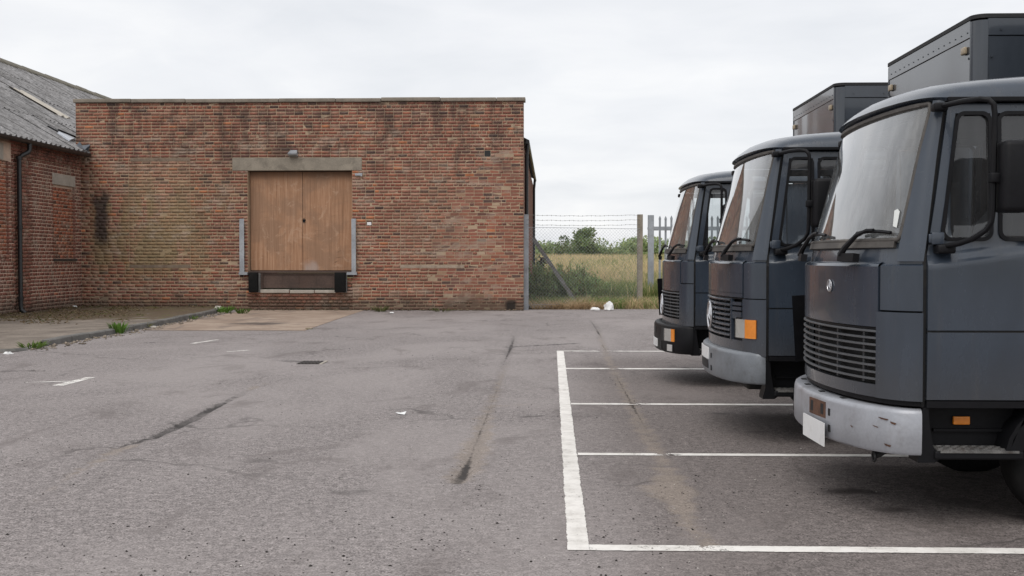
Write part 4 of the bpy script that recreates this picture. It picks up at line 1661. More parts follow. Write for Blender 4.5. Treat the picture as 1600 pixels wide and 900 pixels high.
# weedy shrubs behind the fence: many upright stems with narrow leaves
def weed_shrub(cx, cy, h, rad, nst, label, col, group=None):
    root = thing('weed_shrub', (cx, cy, fz(cx, cy)), label, 'shrub', group)
    st = MB()
    pts, szs = [], []
    for k in range(nst):
        a = rng.uniform(0, 2 * PI)
        r = rad * math.sqrt(rng.random())
        bx, by = cx + r * math.cos(a) * .7, cy + r * math.sin(a) * .5
        hh = h * rng.uniform(.55, 1.0) * (1 - .35 * (r / rad) ** 2)
        tx, ty = bx + math.cos(a) * r * .55 + rng.normal(0, .07), by + math.sin(a) * r * .3
        z0 = fz(cx, cy)
        st.tube([(bx, by, z0), (tx, ty, z0 + hh)], [.010, .004], 3, cap=False)
        m = int(48 * hh / .9)
        t = rng.uniform(.12, 1.02, m)
        pts.append(np.column_stack([bx + (tx - bx) * t, by + (ty - by) * t, z0 + hh * t]) + rng.normal(0, .045, (m, 3)))
    st.build('stem', BARK, root, kind='stuff')
    C = np.concatenate(pts)
    n = len(C)
    # leaves point upward and outward
    u = rng.normal(0, .5, (n, 3)) + np.array((0, 0, .75))
    u /= np.linalg.norm(u, axis=1)[:, None]
    v = np.cross(u, rng.normal(size=(n, 3)))
    v /= np.linalg.norm(v, axis=1)[:, None]
    s = rng.uniform(.05, .115, (n, 1))
    V = np.stack([C - u * s, C + v * s * .22, C + u * s, C - v * s * .22], 1).reshape(-1, 3)
    T = greens(n, col, None, .35)
    lo_ = rng.random(n) < .08
    T[lo_] = np.array((.26, .21, .11))
    np_mesh('foliage', V, np.arange(4 * n).reshape(n, 4), PLANT, root, {'tone': ('FLOAT_COLOR', np.repeat(T, 4, axis=0))})
    return root


G = (.29, .355, .165)
weed_shrub(-.15, 36.9, 1.60, .75, 80, 'tall dark green weedy shrub against the warehouse corner post', G)
weed_shrub(.55, 37.1, 1.50, .75, 80, 'dark green weedy shrub behind the slanted fence strut', (.29, .36, .165))
weed_shrub(1.15, 37.3, 1.30, .65, 55, 'green weedy shrub to the right of the slanted strut', (.29, .37, .155))
weed_shrub(1.55, 37.5, .95, .5, 34, 'smallest green shrub at the end of the weed clump', (.29, .38, .155))
weed_shrub(2.55, 37.8, .55, .7, 40, 'low bright green weeds left of the concrete fence post', (.22, .34, .11))
weed_shrub(1.95, 38.2, .55, .6, 34, 'low bright green weeds behind the white litter', (.22, .33, .11))
# old ivy covered post
sp_ = yp(845, 402, 37.4)
root = thing('ivy_post', (sp_.x, 37.4, 0), 'leaning ivy covered old post beside the warehouse downpipe', 'post')
m_ = MB()
m_.tube([(sp_.x - .12, 37.4, 0), (sp_.x - .02, 37.4, sp_.z * .6), (sp_.x + .06, 37.4, sp_.z)], [.10, .09, .07], 8)
m_.build('stump', BARK, root)
t = rng.random(700)
C = np.column_stack([sp_.x - .1 + .15 * t, 37.4 + 0 * t, sp_.z * t]) + rng.normal(0, .08, (700, 3))
leaf_cloud('ivy', C, rng.uniform(.03, .06, 700), greens(700, (.05, .062, .028)), root)


# small weeds about the yard
def tuft(px, py, h, r, n, label, col=(.13, .24, .045)):
    p = gp(px, py)
    root = thing('weed_tuft', (p.x, p.y, 0), label, 'weed')
    m_ = MB()
    T = []
    for k in range(n):
        a = rng.uniform(0, 2 * PI)
        rr_ = r * math.sqrt(rng.random())
        b = Vector((p.x + rr_ * math.cos(a) * .6, p.y + rr_ * math.sin(a) * .6, 0.0))
        hh = h * rng.uniform(.5, 1)
        tip = b + Vector((math.cos(a) * r * rng.uniform(.2, .8), math.sin(a) * r * .5, hh))
        s = Vector((-math.sin(a), math.cos(a), 0)) * h * .075
        m_.add([b - s * .5, b + s * .5, b.lerp(tip, .55) + s + Vector((0, 0, hh * .12)), tip, b.lerp(tip, .55) - s + Vector((0, 0, hh * .12))], [(0, 1, 2, 3, 4)])
        T += [np.array(col) * rng.uniform(.7, 1.3)] * 5
    V = np.array([list(v) for v in m_.v])
    me_f = np.array([(f[0], f[1], f[2]) for f in m_.f] + [(f[0], f[2], f[3]) for f in m_.f] + [(f[0], f[3], f[4]) for f in m_.f])
    np_mesh('leaves', V, me_f, PLANT, root, {'tone': ('FLOAT_COLOR', np.array(T))})
    return root


tuft(186, 521, .26, .2, 60, 'bright green weed tuft growing at the kerb middle')
tuft(50, 545, .14, .25, 60, 'low green weeds at the near end of the kerb', (.13, .20, .045))
tuft(350, 489, .22, .3, 50, 'green weeds beside the pale stone at kerb end')
tuft(378, 490, .18, .3, 40, 'green weeds at wall foot just right of the stone', (.11, .17, .045))
tuft(167, 478, .34, .4, 60, 'green weed at the brick wall foot above the pavement', (.11, .18, .05))
tuft(85, 485, .30, .4, 60, 'weeds under the blocked window on the pavement', (.10, .15, .045))
tuft(37, 482, .40, .25, 40, 'weed growing behind the foot of the downpipe', (.10, .15, .045))
tuft(218, 512, .14, .3, 40, 'dry weeds leaning on the kerb stones', (.17, .17, .06))
tuft(594, 487, .20, .3, 40, 'thin weeds at wall foot right of the dock', (.12, .13, .05))
tuft(484, 515, .05, .12, 20, 'tiny weeds at the front corner of the apron', (.16, .17, .06))

tuft(250, 483, .22, .5, 40, 'thin weeds at the wall foot above the kerb end', (.12, .17, .05))
tuft(130, 486, .16, .5, 50, 'low mossy weeds in the inside corner of the two walls', (.13, .15, .05))
tuft(300, 499, .12, .25, 30, 'small weed on the far kerb stones', (.13, .2, .05))
tuft(690, 487, .14, .35, 30, 'sparse weeds at the right part of the wall foot', (.12, .13, .05))
# leaf litter, moss and rubble on the pavement: countless
n = 5200
kx = np.array([p[0] for p in kl])
ky = np.array([p[1] for p in kl])
yy = rng.uniform(24.5, 33.9, n)
xr_ = np.interp(yy, ky, kx) - .2
xx = -13.95 + (xr_ + 13.95) * rng.random(n) ** 1.3
keep = np.array([mnoise.noise((a * .9, b * .5, 3.3)) > -.10 + (.2 if a > -11.0 else 0) for a, b in zip(xx, yy)])
xx, yy = xx[keep], yy[keep]
n = len(xx)
C = np.column_stack([xx, yy, .10 + rng.random(n) * .03 + .015])
T = np.where((rng.random(n) < .4)[:, None], np.array((.13, .09, .05)), np.array((.22, .165, .105))) * rng.uniform(.6, 1.4, (n, 1))
T[rng.random(n) < .22] = np.array((.09, .095, .03))
o = leaf_cloud('leaf_litter', C, rng.uniform(.015, .05, n), T, None, .2)
tag(o, 'brown leaf litter and moss on the pavement', 'leaf litter', None, 'stuff')


def pebble_mass(name, n, sampler, sr, col, label, z=0.0):
    """scattered stones as one mass"""
    base = np.array([(1, 0, 0), (-1, 0, 0), (0, 1, 0), (0, -1, 0), (0, 0, 1), (0, 0, -.4)], float)
    f = np.array([(0, 2, 4), (2, 1, 4), (1, 3, 4), (3, 0, 4), (2, 0, 5), (1, 2, 5), (3, 1, 5), (0, 3, 5)])
    C = sampler(n)
    n = len(C)
    s = rng.uniform(sr[0], sr[1], n) * rng.choice([1, 1, 1, 1.6], n)
    V = base[None] * s[:, None, None] * rng.uniform(.6, 1.3, (n, 6, 3))
    a = rng.uniform(0, 2 * PI, n)
    R = np.stack([np.stack([np.cos(a), -np.sin(a)], 1), np.stack([np.sin(a), np.cos(a)], 1)], 1)
    V[:, :, :2] = np.einsum('nij,nkj->nki', R, V[:, :, :2])
    V[:, :, 2] *= .6
    V += np.column_stack([C, np.full(n, z) + s * .2])[:, None, :]
    F = (np.arange(n)[:, None, None] * 6 + f[None]).reshape(-1, 3)
    T = np.array(col)[None] * rng.uniform(.5, 1.5, (n, 1))
    o = np_mesh(name, V.reshape(-1, 3), F, PLANT_STONE, None, {'tone': ('FLOAT_COLOR', np.repeat(T, 6, axis=0))})
    return tag(o, label, name.replace('_', ' '), None, 'stuff')


PLANT_STONE, nn_ = mat('loose_stone')
nn_.bsdf(nn_.attr('tone', 'Color'), .9, 0, None, .2)


def samp_yard(n):
    yy = 5.0 + 15 * rng.random(n) ** 2.0
    xx = rng.uniform(-.52, .42, n) * yy
    k = np.array([mnoise.noise((a * .9, b * .6, 8.8)) for a, b in zip(xx, yy)])
    bias = np.exp(-((xx + .3) / .9) ** 2) * .35 + np.exp(-((xx - 1.0) / .5) ** 2) * .15
    return np.column_stack([xx, yy])[(k + bias + rng.uniform(-.25, .25, n)) > .18]


pebble_mass('loose_stones', 3600, samp_yard, (.003, .007), (.035, .031, .029), 'small dark loose stones scattered over the yard')
pebble_mass('pale_grit', 1200, samp_yard, (.003, .006), (.5, .47, .44), 'small pale grit scattered over the yard')


def samp_kerb(n):
    t = rng.random(n)
    yy = 19 + 13.5 * t
    return np.column_stack([np.interp(yy, ky, kx) + np.abs(rng.normal(0, .18, n)) + .02, yy])


pebble_mass('kerb_rubble', 420, samp_kerb, (.012, .035), (.23, .19, .15), 'small rubble along the foot of the kerb')


def samp_wall(n):
    return np.column_stack([rng.uniform(-9.3, -.8, n), 34 - .02 - np.abs(rng.normal(0, .12, n))])


pebble_mass('wall_foot_debris', 600, samp_wall, (.015, .045), (.10, .075, .05), 'earth and rubble along the foot of the warehouse wall')


# litter and single small things
def blob(name, c, r, sq, m_, label, cat, rough=.35, seed=0, n=2):
    bm = bmesh.new()
    bmesh.ops.create_icosphere(bm, subdivisions=n + 1, radius=1)
    for v in bm.verts:
        k = 1 + rough * mnoise.noise(v.co * 1.7 + Vector((seed, 0, 0))) + rough * .5 * mnoise.noise(v.co * 4 + Vector((0, seed, 0)))
        v.co = Vector((v.co.x * r * k * sq[0], v.co.y * r * k * sq[1], max(-.35 * r * sq[2], v.co.z * r * k * sq[2])))
    me = bpy.data.meshes.new(name)
    bm.to_mesh(me)
    bm.free()
    me.materials.append(m_)
    smooth_by_angle(me, 50)
    o = bpy.data.objects.new(name, me)
    COL.objects.link(o)
    o.location = (c[0], c[1], c[2] + .35 * r * sq[2] - .004)
    return tag(o, label, cat)


p = gp(951, 485)
blob('litter_bag', (p.x, p.y, 0.02), .15, (1.0, .9, 1.15), WHITEP, 'larger white plastic bag heaped at the fence foot', 'litter', .4, 3)
p = gp(930, 485.5)
blob('litter_bag', (p.x, p.y, 0.02), .13, (1.1, .8, .5), WHITEP, 'flat white piece of litter left of the bag', 'litter', .3, 9)
p = gp(341, 488)
blob('stone_block', (p.x, p.y, 0.0), .15, (1, .9, .95), STONE, 'pale rounded stone at the end of the kerb', 'stone', .25, 5)
p = gp(628, 648)
m_ = MB()
m_.add([(p.x - .035, p.y, .01), (p.x + .03, p.y - .03, .006), (p.x + .04, p.y + .04, .03), (p.x - .02, p.y + .05, .015), (p.x - .07, p.y + .03, .02)], [(0, 1, 2, 3), (0, 3, 4)])
tag(m_.build('paper_scrap', WHITEP), 'small white paper scrap alone on the open asphalt', 'litter')
for (px, py, r, lab) in ((12, 553, .06, 'white rag at the near end of the kerb'), (115, 485.5, .09, 'white rubble piece on the pavement by the corner'), (612, 489, .05, 'white litter scrap at the warehouse wall foot'), (240, 512, .07, 'pale broken slab piece by the kerb')):
    p = gp(px, py, .0)
    blob('litter_piece', (p.x, p.y, .10 if py == 485.5 else .0), r, (1.3, .8, .45), WHITEP if 'white' in lab else STONE, lab, 'litter', .5, px)
# broken edge lumps where the sandy crack opens
# drain cover
p = gp(490, 567)
dr = thing('drain_cover', (p.x, p.y, 0), 'rectangular iron drain grating sunk in the asphalt', 'drain cover')
m_ = MB()
m_.box(p.x - .21, p.x + .13, p.y - .22, p.y + .22, -.02, .006)
m_.build('frame', IRON, dr)
for k in range(6):
    m_ = MB()
    m_.box(p.x - .19 + k * .052, p.x - .16 + k * .052, p.y - .2, p.y + .2, .006, .016)
    m_.build('grating_bar', IRON, dr)
m_ = MB()
m_.box(p.x + .132, p.x + .17, p.y - .22, p.y + .24, .0, .012)
m_.build('kerb_edge', CONC_P, dr)


# ================================================================== LORRIES
TW = 2.12           # cab width


def u0(z):
    a = 0.15 * max(0, z - 1.515)
    return a


BSC = 1.0


def bulge(z):
    if z < 1.56:
        return .37 * BSC
    t = min(1, (z - 1.56) / .88)
    return (.37 - .15 * t) * BSC


def inset(z):
    return .07 * max(0, z - 1.6) / .85


def front(phi, z):
    i = inset(z)
    ex = 1 - .26 * min(1, max(0, (z - 1.56) / .6))
    return Vector((u0(z) - bulge(z) * max(0.0, math.sin(phi)) ** ex, i + (TW - 2 * i) / 2 * (1 - math.cos(phi)), z))


def front_n(phi, z):
    e = .01
    a = front(phi + e, z) - front(phi - e, z)
    b = front(phi, z + e) - front(phi, z - e)
    n = b.cross(a)
    n.normalize()
    if n.x * math.sin(phi) > 0 and abs(math.sin(phi)) > .2 and n.x > 0:
        n = -n
    c = Vector((-math.sin(phi), -math.cos(phi), 0))
    return n if n.dot(c) > 0 else -n


def crease(u, z):
    zc = 1.505 + .13 * u
    if z <= zc:
        return -.022 + .010 * max(0, (1.0 - z) / .3) * (z < 1.0)
    t = min(1, (z - zc) / .055)
    return -.022 + .052 * t * (1 - .35 * min(1, max(0, (z - zc - .055) / .3)))


def side(u, z, s=0):
    y = inset(z) + crease(u, z)
    return Vector((u, y if s == 0 else TW - y, z))


def side_n(s=0):
    return Vector((0, -1, .05)).normalized() if s == 0 else Vector((0, 1, .05)).normalized()


def phi_v(v):
    return math.acos(1 - v / (TW / 2))


def lin(a, b, n):
    return list(np.linspace(a, b, n))


def rounded(pts, r, n=6):
    out = []
    m_ = len(pts)
    for i in range(m_):
        p, a, b = Vector(pts[i]), Vector(pts[i - 1]), Vector(pts[(i + 1) % m_])
        da, db = (a - p).normalized(), (b - p).normalized()
        th = da.angle(db)
        L = r / math.tan(th / 2)
        c = p + (da + db).normalized() * (r / math.sin(th / 2))
        s, e = p + da * L, p + db * L
        for k in range(n + 1):
            q_ = (s - c).lerp(e - c, k / n)
            out.append(c + q_.normalized() * r)
    return out


def inset_poly(pts, w_):
    out = []
    m_ = len(pts)
    cx = sum(p[0] for p in pts) / m_
    cy = sum(p[1] for p in pts) / m_
    for i in range(m_):
        p, a, b = Vector(pts[i]), Vector(pts[i - 1]), Vector(pts[(i + 1) % m_])
        d1, d2 = (p - a).normalized(), (b - p).normalized()
        n1, n2 = Vector((-d1.y, d1.x)), Vector((-d2.y, d2.x))
        c = Vector((cx, cy)) - p
        if n1.dot(c) < 0:
            n1 = -n1
        if n2.dot(c) < 0:
            n2 = -n2
        k = (n1 + n2)
        out.append(p + k * (w_ / (1 + n1.dot(n2))))
    return out


def wheel(parent, cu, cy, y_out, r, wdt, s):
    """s=-1: outer face looks to -y"""
    m_ = MB()
    o_ = lambda t: cy + s * t
    m_.lathe([(r * .56, o_(-wdt / 2)), (r * .80, o_(-wdt / 2)), (r * .95, o_(-wdt / 2 + .02)), (r, o_(-wdt / 2 + .05)), (r, o_(wdt / 2 - .05)), (r * .95, o_(wdt / 2 - .02)), (r * .80, o_(wdt / 2)), (r * .56, o_(wdt / 2))], (cu, 0, r - .012), 'y', 40)
    t = m_.build('wheel', RUBBER, parent, local=True, smooth=40)
    m_ = MB()
    m_.lathe([(r * .57, o_(wdt / 2 - .02)), (r * .52, o_(wdt / 2 - .03)), (r * .48, o_(wdt / 2 - .09)), (r * .3, o_(wdt / 2 - .10)), (r * .28, o_(wdt / 2 - .02)), (r * .2, o_(wdt / 2)), (0, o_(wdt / 2))], (cu, 0, r - .012), 'y', 32)
    for k in range(8):
        a = k * PI / 4
        m_.lathe([(0, o_(wdt / 2 - .06)), (.016, o_(wdt / 2 - .06)), (.016, o_(wdt / 2 - .1))], (cu + math.cos(a) * r * .38, 0, r - .012 + math.sin(a) * r * .38), 'y', 6)
    m_.build('rim', DARKGREY, t, local=True, smooth=40)
    return t


def make_lorry(X0, Y0, style, label, box_label=None):
    global BSC
    BSC = {1: .97, 2: .78, 3: .66}[style]
    R_ = thing('lorry', (X0, Y0, 0), label, 'lorry', None)
    lorry = R_
    B = lambda mb_, name, m_, parent=None, sm_=None, lab=None, kind=None: mb_.build(name, m_, parent or lorry, local=True, smooth=sm_, label=lab, kind=kind)
    pc = phi_v(.17)            # corner seam
    pw = phi_v(.10)            # windscreen edge
    pwz = lambda z: phi_v(.088 - .056 * min(1, max(0, (z - 1.60) / .85)))
    g = .006
    # --- front skin
    gz0, gz1 = (.815, 1.135) if style != 2 else (.86, 1.205)
    m_ = MB()
    m_.patch(front, lin(pc + .02, PI - pc - .02, 33), [gz1 + .012, gz1 + .05, 1.25, 1.4, 1.47, 1.500], front_n, .014, .03)
    m_.grid(lambda a, b: front(a, 1.500 + .030 * math.sin(b * PI / 2)) + front_n(a, 1.5) * (.014 - .060 * (1 - math.cos(b * PI / 2))), lin(pc + .02, PI - pc - .02, 33), [0, .3, .6, .85, 1.0])
    B(m_, 'front_panel', PAINT, None, 40)
    # cowl under the screen
    m_ = MB()
    m_.patch(front, lin(.03, PI - .03, 40), [1.512, 1.54, 1.575, 1.61, 1.64], front_n, -.022, .05)
    B(m_, 'scuttle_panel', PAINT, None, 40)
    # lower apron below the grille
    zb = .735
    m_ = MB()
    m_.patch(front, lin(pc + .02, PI - pc - .02, 33), [zb, zb + .02, gz0 - .02, gz0 - .006], front_n, .010, .04)
    B(m_, 'lower_apron', PAINT, None, 40)
    # dark trim lip
    m_ = MB()
    m_.patch(front, lin(.05, PI - .05, 40), [zb - .03, zb - .004], front_n, -.004, .05)
    B(m_, 'trim_lip', BLACK, None, 40)
    for (a, b) in ((.03, pc), (PI - pc, PI - .03)):
        c_ = MB()
        c_.patch(front, lin(a, b, 12), [1.248 if style != 2 else 1.212, 1.3, 1.42, 1.48, 1.505], front_n, .008, .03)
        c_.grid(lambda p_, t: front(p_, 1.505 + .014 * t) + front_n(p_, 1.5) * (.008 - .045 * t * t), lin(a, b, 12), [0, .5, 1])
        B(c_, 'corner_panel', PAINT, None, 40)
        c_ = MB()
        e = .03 if style != 2 else .14
        aa, bb = (a, b + e) if a < 1 else (a - e, b)
        if style == 2:
            aa, bb = (a, b) if a < 1 else (a, b)
        c_.patch(front, lin(aa, bb, 14), [zb, .8, 1.0, 1.2, 1.238 if style != 2 else 1.204], front_n, .020, .04)
        B(c_, 'lower_corner_panel', PAINT, None, 40)
        # windscreen pillar
        c_ = MB()
        pm_ = (lambda t, z: .03 + (pwz(z) - .02 - .03) * t) if a < 1 else (lambda t, z: PI - .03 - (pwz(z) - .02 - .03) * t)
        c_.patch(lambda t, z: front(pm_(t, z), z), lin(0, 1, 10), lin(1.53, 2.45, 12), lambda t, z: front_n(pm_(t, z), z), .004, .05)
        B(c_, 'windscreen_pillar', PAINT, None, 40)
    # dark liner behind gaps
    m_ = MB()
    m_.grid(lambda a, b: front(a, b) - front_n(a, b) * .06, lin(.06, PI - .06, 30), [.7, .9, 1.2, 1.5])
    B(m_, 'grille_liner', CHASSIS)
    # grille
    sl0, sl1 = pc - .01, PI - pc + .01
    gm = DARKGREY if style == 2 else simple_once('grille_grey', (.085, .088, .095))
    nsl = 8 if style == 2 else 8
    a0g, a1g = (sl0, sl1) if style != 2 else (phi_v(.40), PI - phi_v(.40))
    for k in range(nsl):
        zc = gz1 - (k + .35) * (gz1 - gz0) / nsl
        th = .0075 if style != 2 else .013
        s_ = MB()
        A = lin(a0g, a1g, 28)
        prof = [(.006, th), (.020, th * .3), (.020, -th * .6), (-.015, -th * 1.5), (-.02, -th * .6)]
        vs = []
        for p_ in A:
            n_ = front_n(p_, zc)
            c = front(p_, zc)
            for (o_, dz) in prof:
                vs.append(c + n_ * o_ + Vector((0, 0, dz)))
        q = len(prof)
        fs = [(i * q + j, (i + 1) * q + j, (i + 1) * q + (j + 1) % q, i * q + (j + 1) % q) for i in range(len(A) - 1) for j in range(q)]
        s_.add(vs, fs)
        B(s_, 'slat', PAINT if style == 2 else gm, None, 40)
    # uprights of the grille
    for p_ in lin(a0g + .25, a1g - .25, 5):
        s_ = MB()
        s_.patch(front, [p_ - .012, p_ + .012], [gz0, gz1], front_n, -.012, .02)
        B(s_, 'grille_upright', gm)
    m_ = MB()
    m_.patch(front, lin(sl0 - .02, sl1 + .02, 30), [gz1 - .004, gz1 + .008], front_n, .006, .03)
    B(m_, 'grille_top_edge', BLACK, None, 40)
    if style == 2:
        for (a, b) in ((phi_v(.20), phi_v(.385)), (PI - phi_v(.385), PI - phi_v(.20))):
            for k in range(3):
                zc = 1.165 - k * .042
                s_ = MB()
                s_.patch(front, lin(a, b, 8), [zc - .016, zc - .012, zc + .008, zc + .012], front_n, .012, .03)
                B(s_, 'short_slat', PAINT)
            s_ = MB()
            s_.patch(front, lin(a, b, 8), [1.035, 1.066], front_n, .010, .03)
            B(s_, 'lamp_surround', PAINT)
            e0, e1 = (phi_v(.375), phi_v(.395)) if a < 1 else (PI - phi_v(.395), PI - phi_v(.375))
            s_ = MB()
            s_.patch(front, [e0, e1], [gz0 - .01, gz1], front_n, .016, .03)
            B(s_, 'grille_divider', PAINT)
            # headlamp with indicator
            if a < 1:
                h0, h1, h2 = phi_v(.030), phi_v(.125), phi_v(.26)
            else:
                h0, h1, h2 = PI - phi_v(.26), PI - phi_v(.105), PI - phi_v(.030)
            hz0, hz1 = .880, 1.035
            s_ = MB()
            s_.patch(front, lin(h0 - .02, h2 + .02, 10), [hz0 - .014, hz1 + .014], front_n, .018, .05)
            hb = B(s_, 'headlight', BLACK, None, 40)
            clear, amb = ((h1, h2), (h0, h1)) if a < 1 else ((h0, h1), (h1, h2))
            s_ = MB()
            s_.patch(front, lin(clear[0] + .006, clear[1], 8), [hz0, hz1], front_n, .024, .02)
            B(s_, 'reflector', REFL, hb, 40)
            s_ = MB()
            s_.patch(front, lin(clear[0] + .006, clear[1], 8), lin(hz0, hz1, 4), front_n, .034, .01)
            B(s_, 'lamp_glass', CLEAR, hb, 40)
            s_ = MB()
            s_.patch(front, lin(amb[0], amb[1] - .006, 8), [hz0, hz0 + .01, hz1 - .01, hz1], front_n, .034, .03)
            B(s_, 'indicator_lens', AMBER, hb, 40)
    # emblem: ring and three spokes
    ez, er, eo, ea = {1: (1.375, .036, .022, 1.25), 2: (1.03, .115, .035, PI / 2), 3: (.955, .125, .035, PI / 2)}[style]
    c = front(ea, ez) + front_n(ea, ez) * eo
    n_ = front_n(ea, ez)
    ty = Vector((0, 0, 1)).cross(n_).normalized()
    tz = n_.cross(ty)
    m_ = MB()
    m_.tube([c + ty * (er * math.cos(a)) + tz * (er * math.sin(a)) for a in np.linspace(0, 2 * PI, 32, endpoint=False)], er * .11, 6, closed=True)
    for k in range(3):
        a = PI / 2 + k * 2 * PI / 3
        m_.tube([c, c + ty * (er * math.cos(a)) + tz * (er * math.sin(a))], [er * .17, er * .03], 6)
    m_.tube([c - n_ * (eo - .005), c], er * .15, 6)
    eb = B(m_, 'emblem', SILVER, None, 40)
    if style == 1:
        m_ = MB()
        m_.lathe([(0, 0), (er, 0)], (0, 0, 0), 'x', 20)
        vs = [c - n_ * .006 + ty * (er * math.cos(a)) + tz * (er * math.sin(a)) for a in np.linspace(0, 2 * PI, 24, endpoint=False)]
        m_ = MB().add(vs, [tuple(range(24))])
        B(m_, 'emblem_disc', ALU, eb)
    # --- windscreen and its rubber
    zw0, zw1 = 1.655, 2.435
    m_ = MB()
    WM = lambda a, z: pwz(z) + (PI - 2 * pwz(z)) * a
    m_.grid(lambda a, b: front(WM(a, b), b) - front_n(WM(a, b), b) * .012, lin(0, 1, 42), lin(zw0, zw1, 16))
    ws = B(m_, 'windscreen', SCREEN, None, 60)
    pts = []
    rp = rounded([(pwz(zw0), zw0), (PI - pwz(zw0), zw0), (PI - pwz(zw1), zw1), (pwz(zw1), zw1)], .05, 5)
    dense = []
    for i in range(len(rp)):
        a, b = rp[i], rp[(i + 1) % len(rp)]
        k = max(1, int((b - a).length / .12))
        dense += [a.lerp(b, t / k) for t in range(k)]
    m_ = MB()
    m_.tube([front(p.x, p.y) - front_n(p.x, p.y) * .004 for p in dense], .013, 8, closed=True)
    m_.patch(front, lin(pw + .02, PI - pw - .02, 30), [zw0 - .045, zw0 - .02, zw0 + .006], front_n, .004, .03)
    m_.patch(front, lin(pw + .02, PI - pw - .02, 30), [zw1 - .012, zw1 + .010], front_n, .006, .03)
    B(m_, 'windscreen_seal', SEAL, ws, 50)
    # --- roof
    def roofp(t, w_):
        # t: 0..1 across, w_: 0..1 front to back
        v = t * 2 - 1
        ph = PI * (.5 + .5 * v) if False else math.acos(max(-1, min(1, -v)))
        f = front(ph, 2.455)
        uback = 1.52
        fo = {0: 0.0, .025: .22, .06: .42, .12: .60, .25: .78, .45: .93, .7: 1.0, 1.0: 1.0}
        ks = sorted(fo)
        fr_ = float(np.interp(w_, ks, [fo[k] for k in ks]))
        d = (1 - abs(v)) * TW / 2
        si = float(np.interp(d, [0, .01, .03, .07, .15, .35, .7, 1.06], [0, .20, .42, .58, .72, .86, .96, 1.0]))
        u = f.x - .035 * math.sin(ph) + (uback - f.x) * w_ + (.0 if w_ else 0)
        y = .045 + (TW - .09) * t
        return Vector((u, y, 2.462 + .205 * si * (.05 + .95 * fr_)))
    tt = [0, .004, .012, .025, .05, .09, .15, .25, .37, .5, .63, .75, .85, .91, .95, .975, .988, .996, 1]
    wl = [0, .012, .025, .04, .06, .09, .12, .18, .25, .35, .45, .6, .8, 1]
    m_ = MB()
    m_.grid(roofp, tt, wl)
    # under-lip at the front
    m_.grid(lambda a, b: roofp(a, 0) + Vector((.05 * b, 0, -.022 * b)), tt, [0, .4, 1])
    rf = B(m_, 'roof', PAINT, None, 50)
    for s in (0, 1):
        m_ = MB()
        ya, yb = (.025, .075) if s == 0 else (TW - .075, TW - .025)
        m_.box(.13, 1.52, ya, yb, 2.437, 2.463, .004)
        B(m_, 'rain_gutter', BLACK, rf)
    # --- sides
    for s in (0, 1):
        sn_ = side_n(s)
        S = lambda u, z, s=s: side(u, z, s)
        nn2 = lambda a, b, sn_=sn_: sn_
        ud = 1.09
        def fe_(z):
            return u0(z) + .012
        def strip_(mb_, ua, ub, zs, off=0.0, thick=.03, nu=6):
            mb_.patch(lambda a, z: S(ua(z) + (ub(z) - ua(z)) * a, z), lin(0, 1, nu), zs, nn2, off, thick)
        K = lambda c: (lambda z: c)
        zwb, zwt = 1.655, 2.385
        h1f = lambda z: .090 + (.10) * (z - 1.655) / .73
        d_ = MB()
        strip_(d_, fe_, K(ud), [.745, .8, .95, 1.05, 1.128], 0, .03, 12)
        strip_(d_, fe_, K(ud), [1.140, 1.16, 1.3, 1.42] + lin(1.48, 1.665, 14), 0, .03, 16)
        strip_(d_, fe_, h1f, lin(1.665, 2.375, 8))
        strip_(d_, K(.385), K(.425), lin(1.665, 2.375, 5), .0, .03, 2)
        strip_(d_, K(1.02), K(ud), lin(1.665, 2.375, 5))
        strip_(d_, fe_, K(ud), [2.375, 2.43])
        # dark joint behind the waist seam
        door = B(d_, 'door', PAINT, None, 30)
        j_ = MB()
        strip_(j_, fe_, K(ud), [1.12, 1.15], -.012, .01, 3)
        B(j_, 'waist_seam', CHASSIS, door)
        t_ = MB()
        strip_(t_, fe_, K(ud), [.700, .738], .004, .04, 4)
        B(t_, 'sill_trim', BLACK, door)
        for (nm, poly) in (('quarter_window', [(h1f(1.645) - .0, 1.645), (.390, 1.645), (.390, 2.385), (h1f(2.385), 2.385)]), ('side_window', [(.420, 1.645), (1.025, 1.645), (1.025, 2.385), (.420, 2.385)])):
            out_ = rounded(poly, .055, 6)
            in_ = rounded(inset_poly(poly, .021), .04, 6)
            P_ = lambda p, o_: S(p.x, p.y) + sn_ * o_
            k = len(out_)
            vs = [P_(p, .0) for p in out_] + [P_(p, .013) for p in out_] + [P_(p, .013) for p in in_] + [P_(p, -.02) for p in in_]
            fs = []
            for l in range(3):
                for i in range(k):
                    i2 = (i + 1) % k
                    fs.append((l * k + i, l * k + i2, (l + 1) * k + i2, (l + 1) * k + i))
            w_ = MB().add([P_(p, -.008) for p in in_], [tuple(range(k))])
            win = B(w_, nm, WINGLASS, door)
            r_ = MB().add(vs, fs)
            B(r_, 'window_seal', BLACK, win, 40)
        # rear quarter of the cab side
        q_ = MB()
        strip_(q_, K(ud + .012), K(1.50), [.745, .9, 1.1, 1.128], 0, .03, 4)
        strip_(q_, K(ud + .012), K(1.50), [1.14, 1.3, 1.5] + lin(1.55, 1.7, 8) + lin(1.8, 2.43, 6), 0, .03, 4)
        B(q_, 'rear_quarter', PAINT, None, 30)
        # jamb liner closing the door gaps
        l_ = MB()
        strip_(l_, lambda z: u0(z) - .01, lambda z: u0(z) + .05, lin(.7, 2.43, 12), -.035, .005, 2)
        B(l_, 'door_jamb', CHASSIS)
        l_ = MB()
        strip_(l_, K(ud - .03), K(ud + .04), lin(.7, 2.43, 8), -.035, .005, 2)
        B(l_, 'door_jamb', CHASSIS)
        # hinge and handle
        h_ = MB()
        y0_, y1_ = (-.012, .03) if s == 0 else (TW - .03, TW + .012)
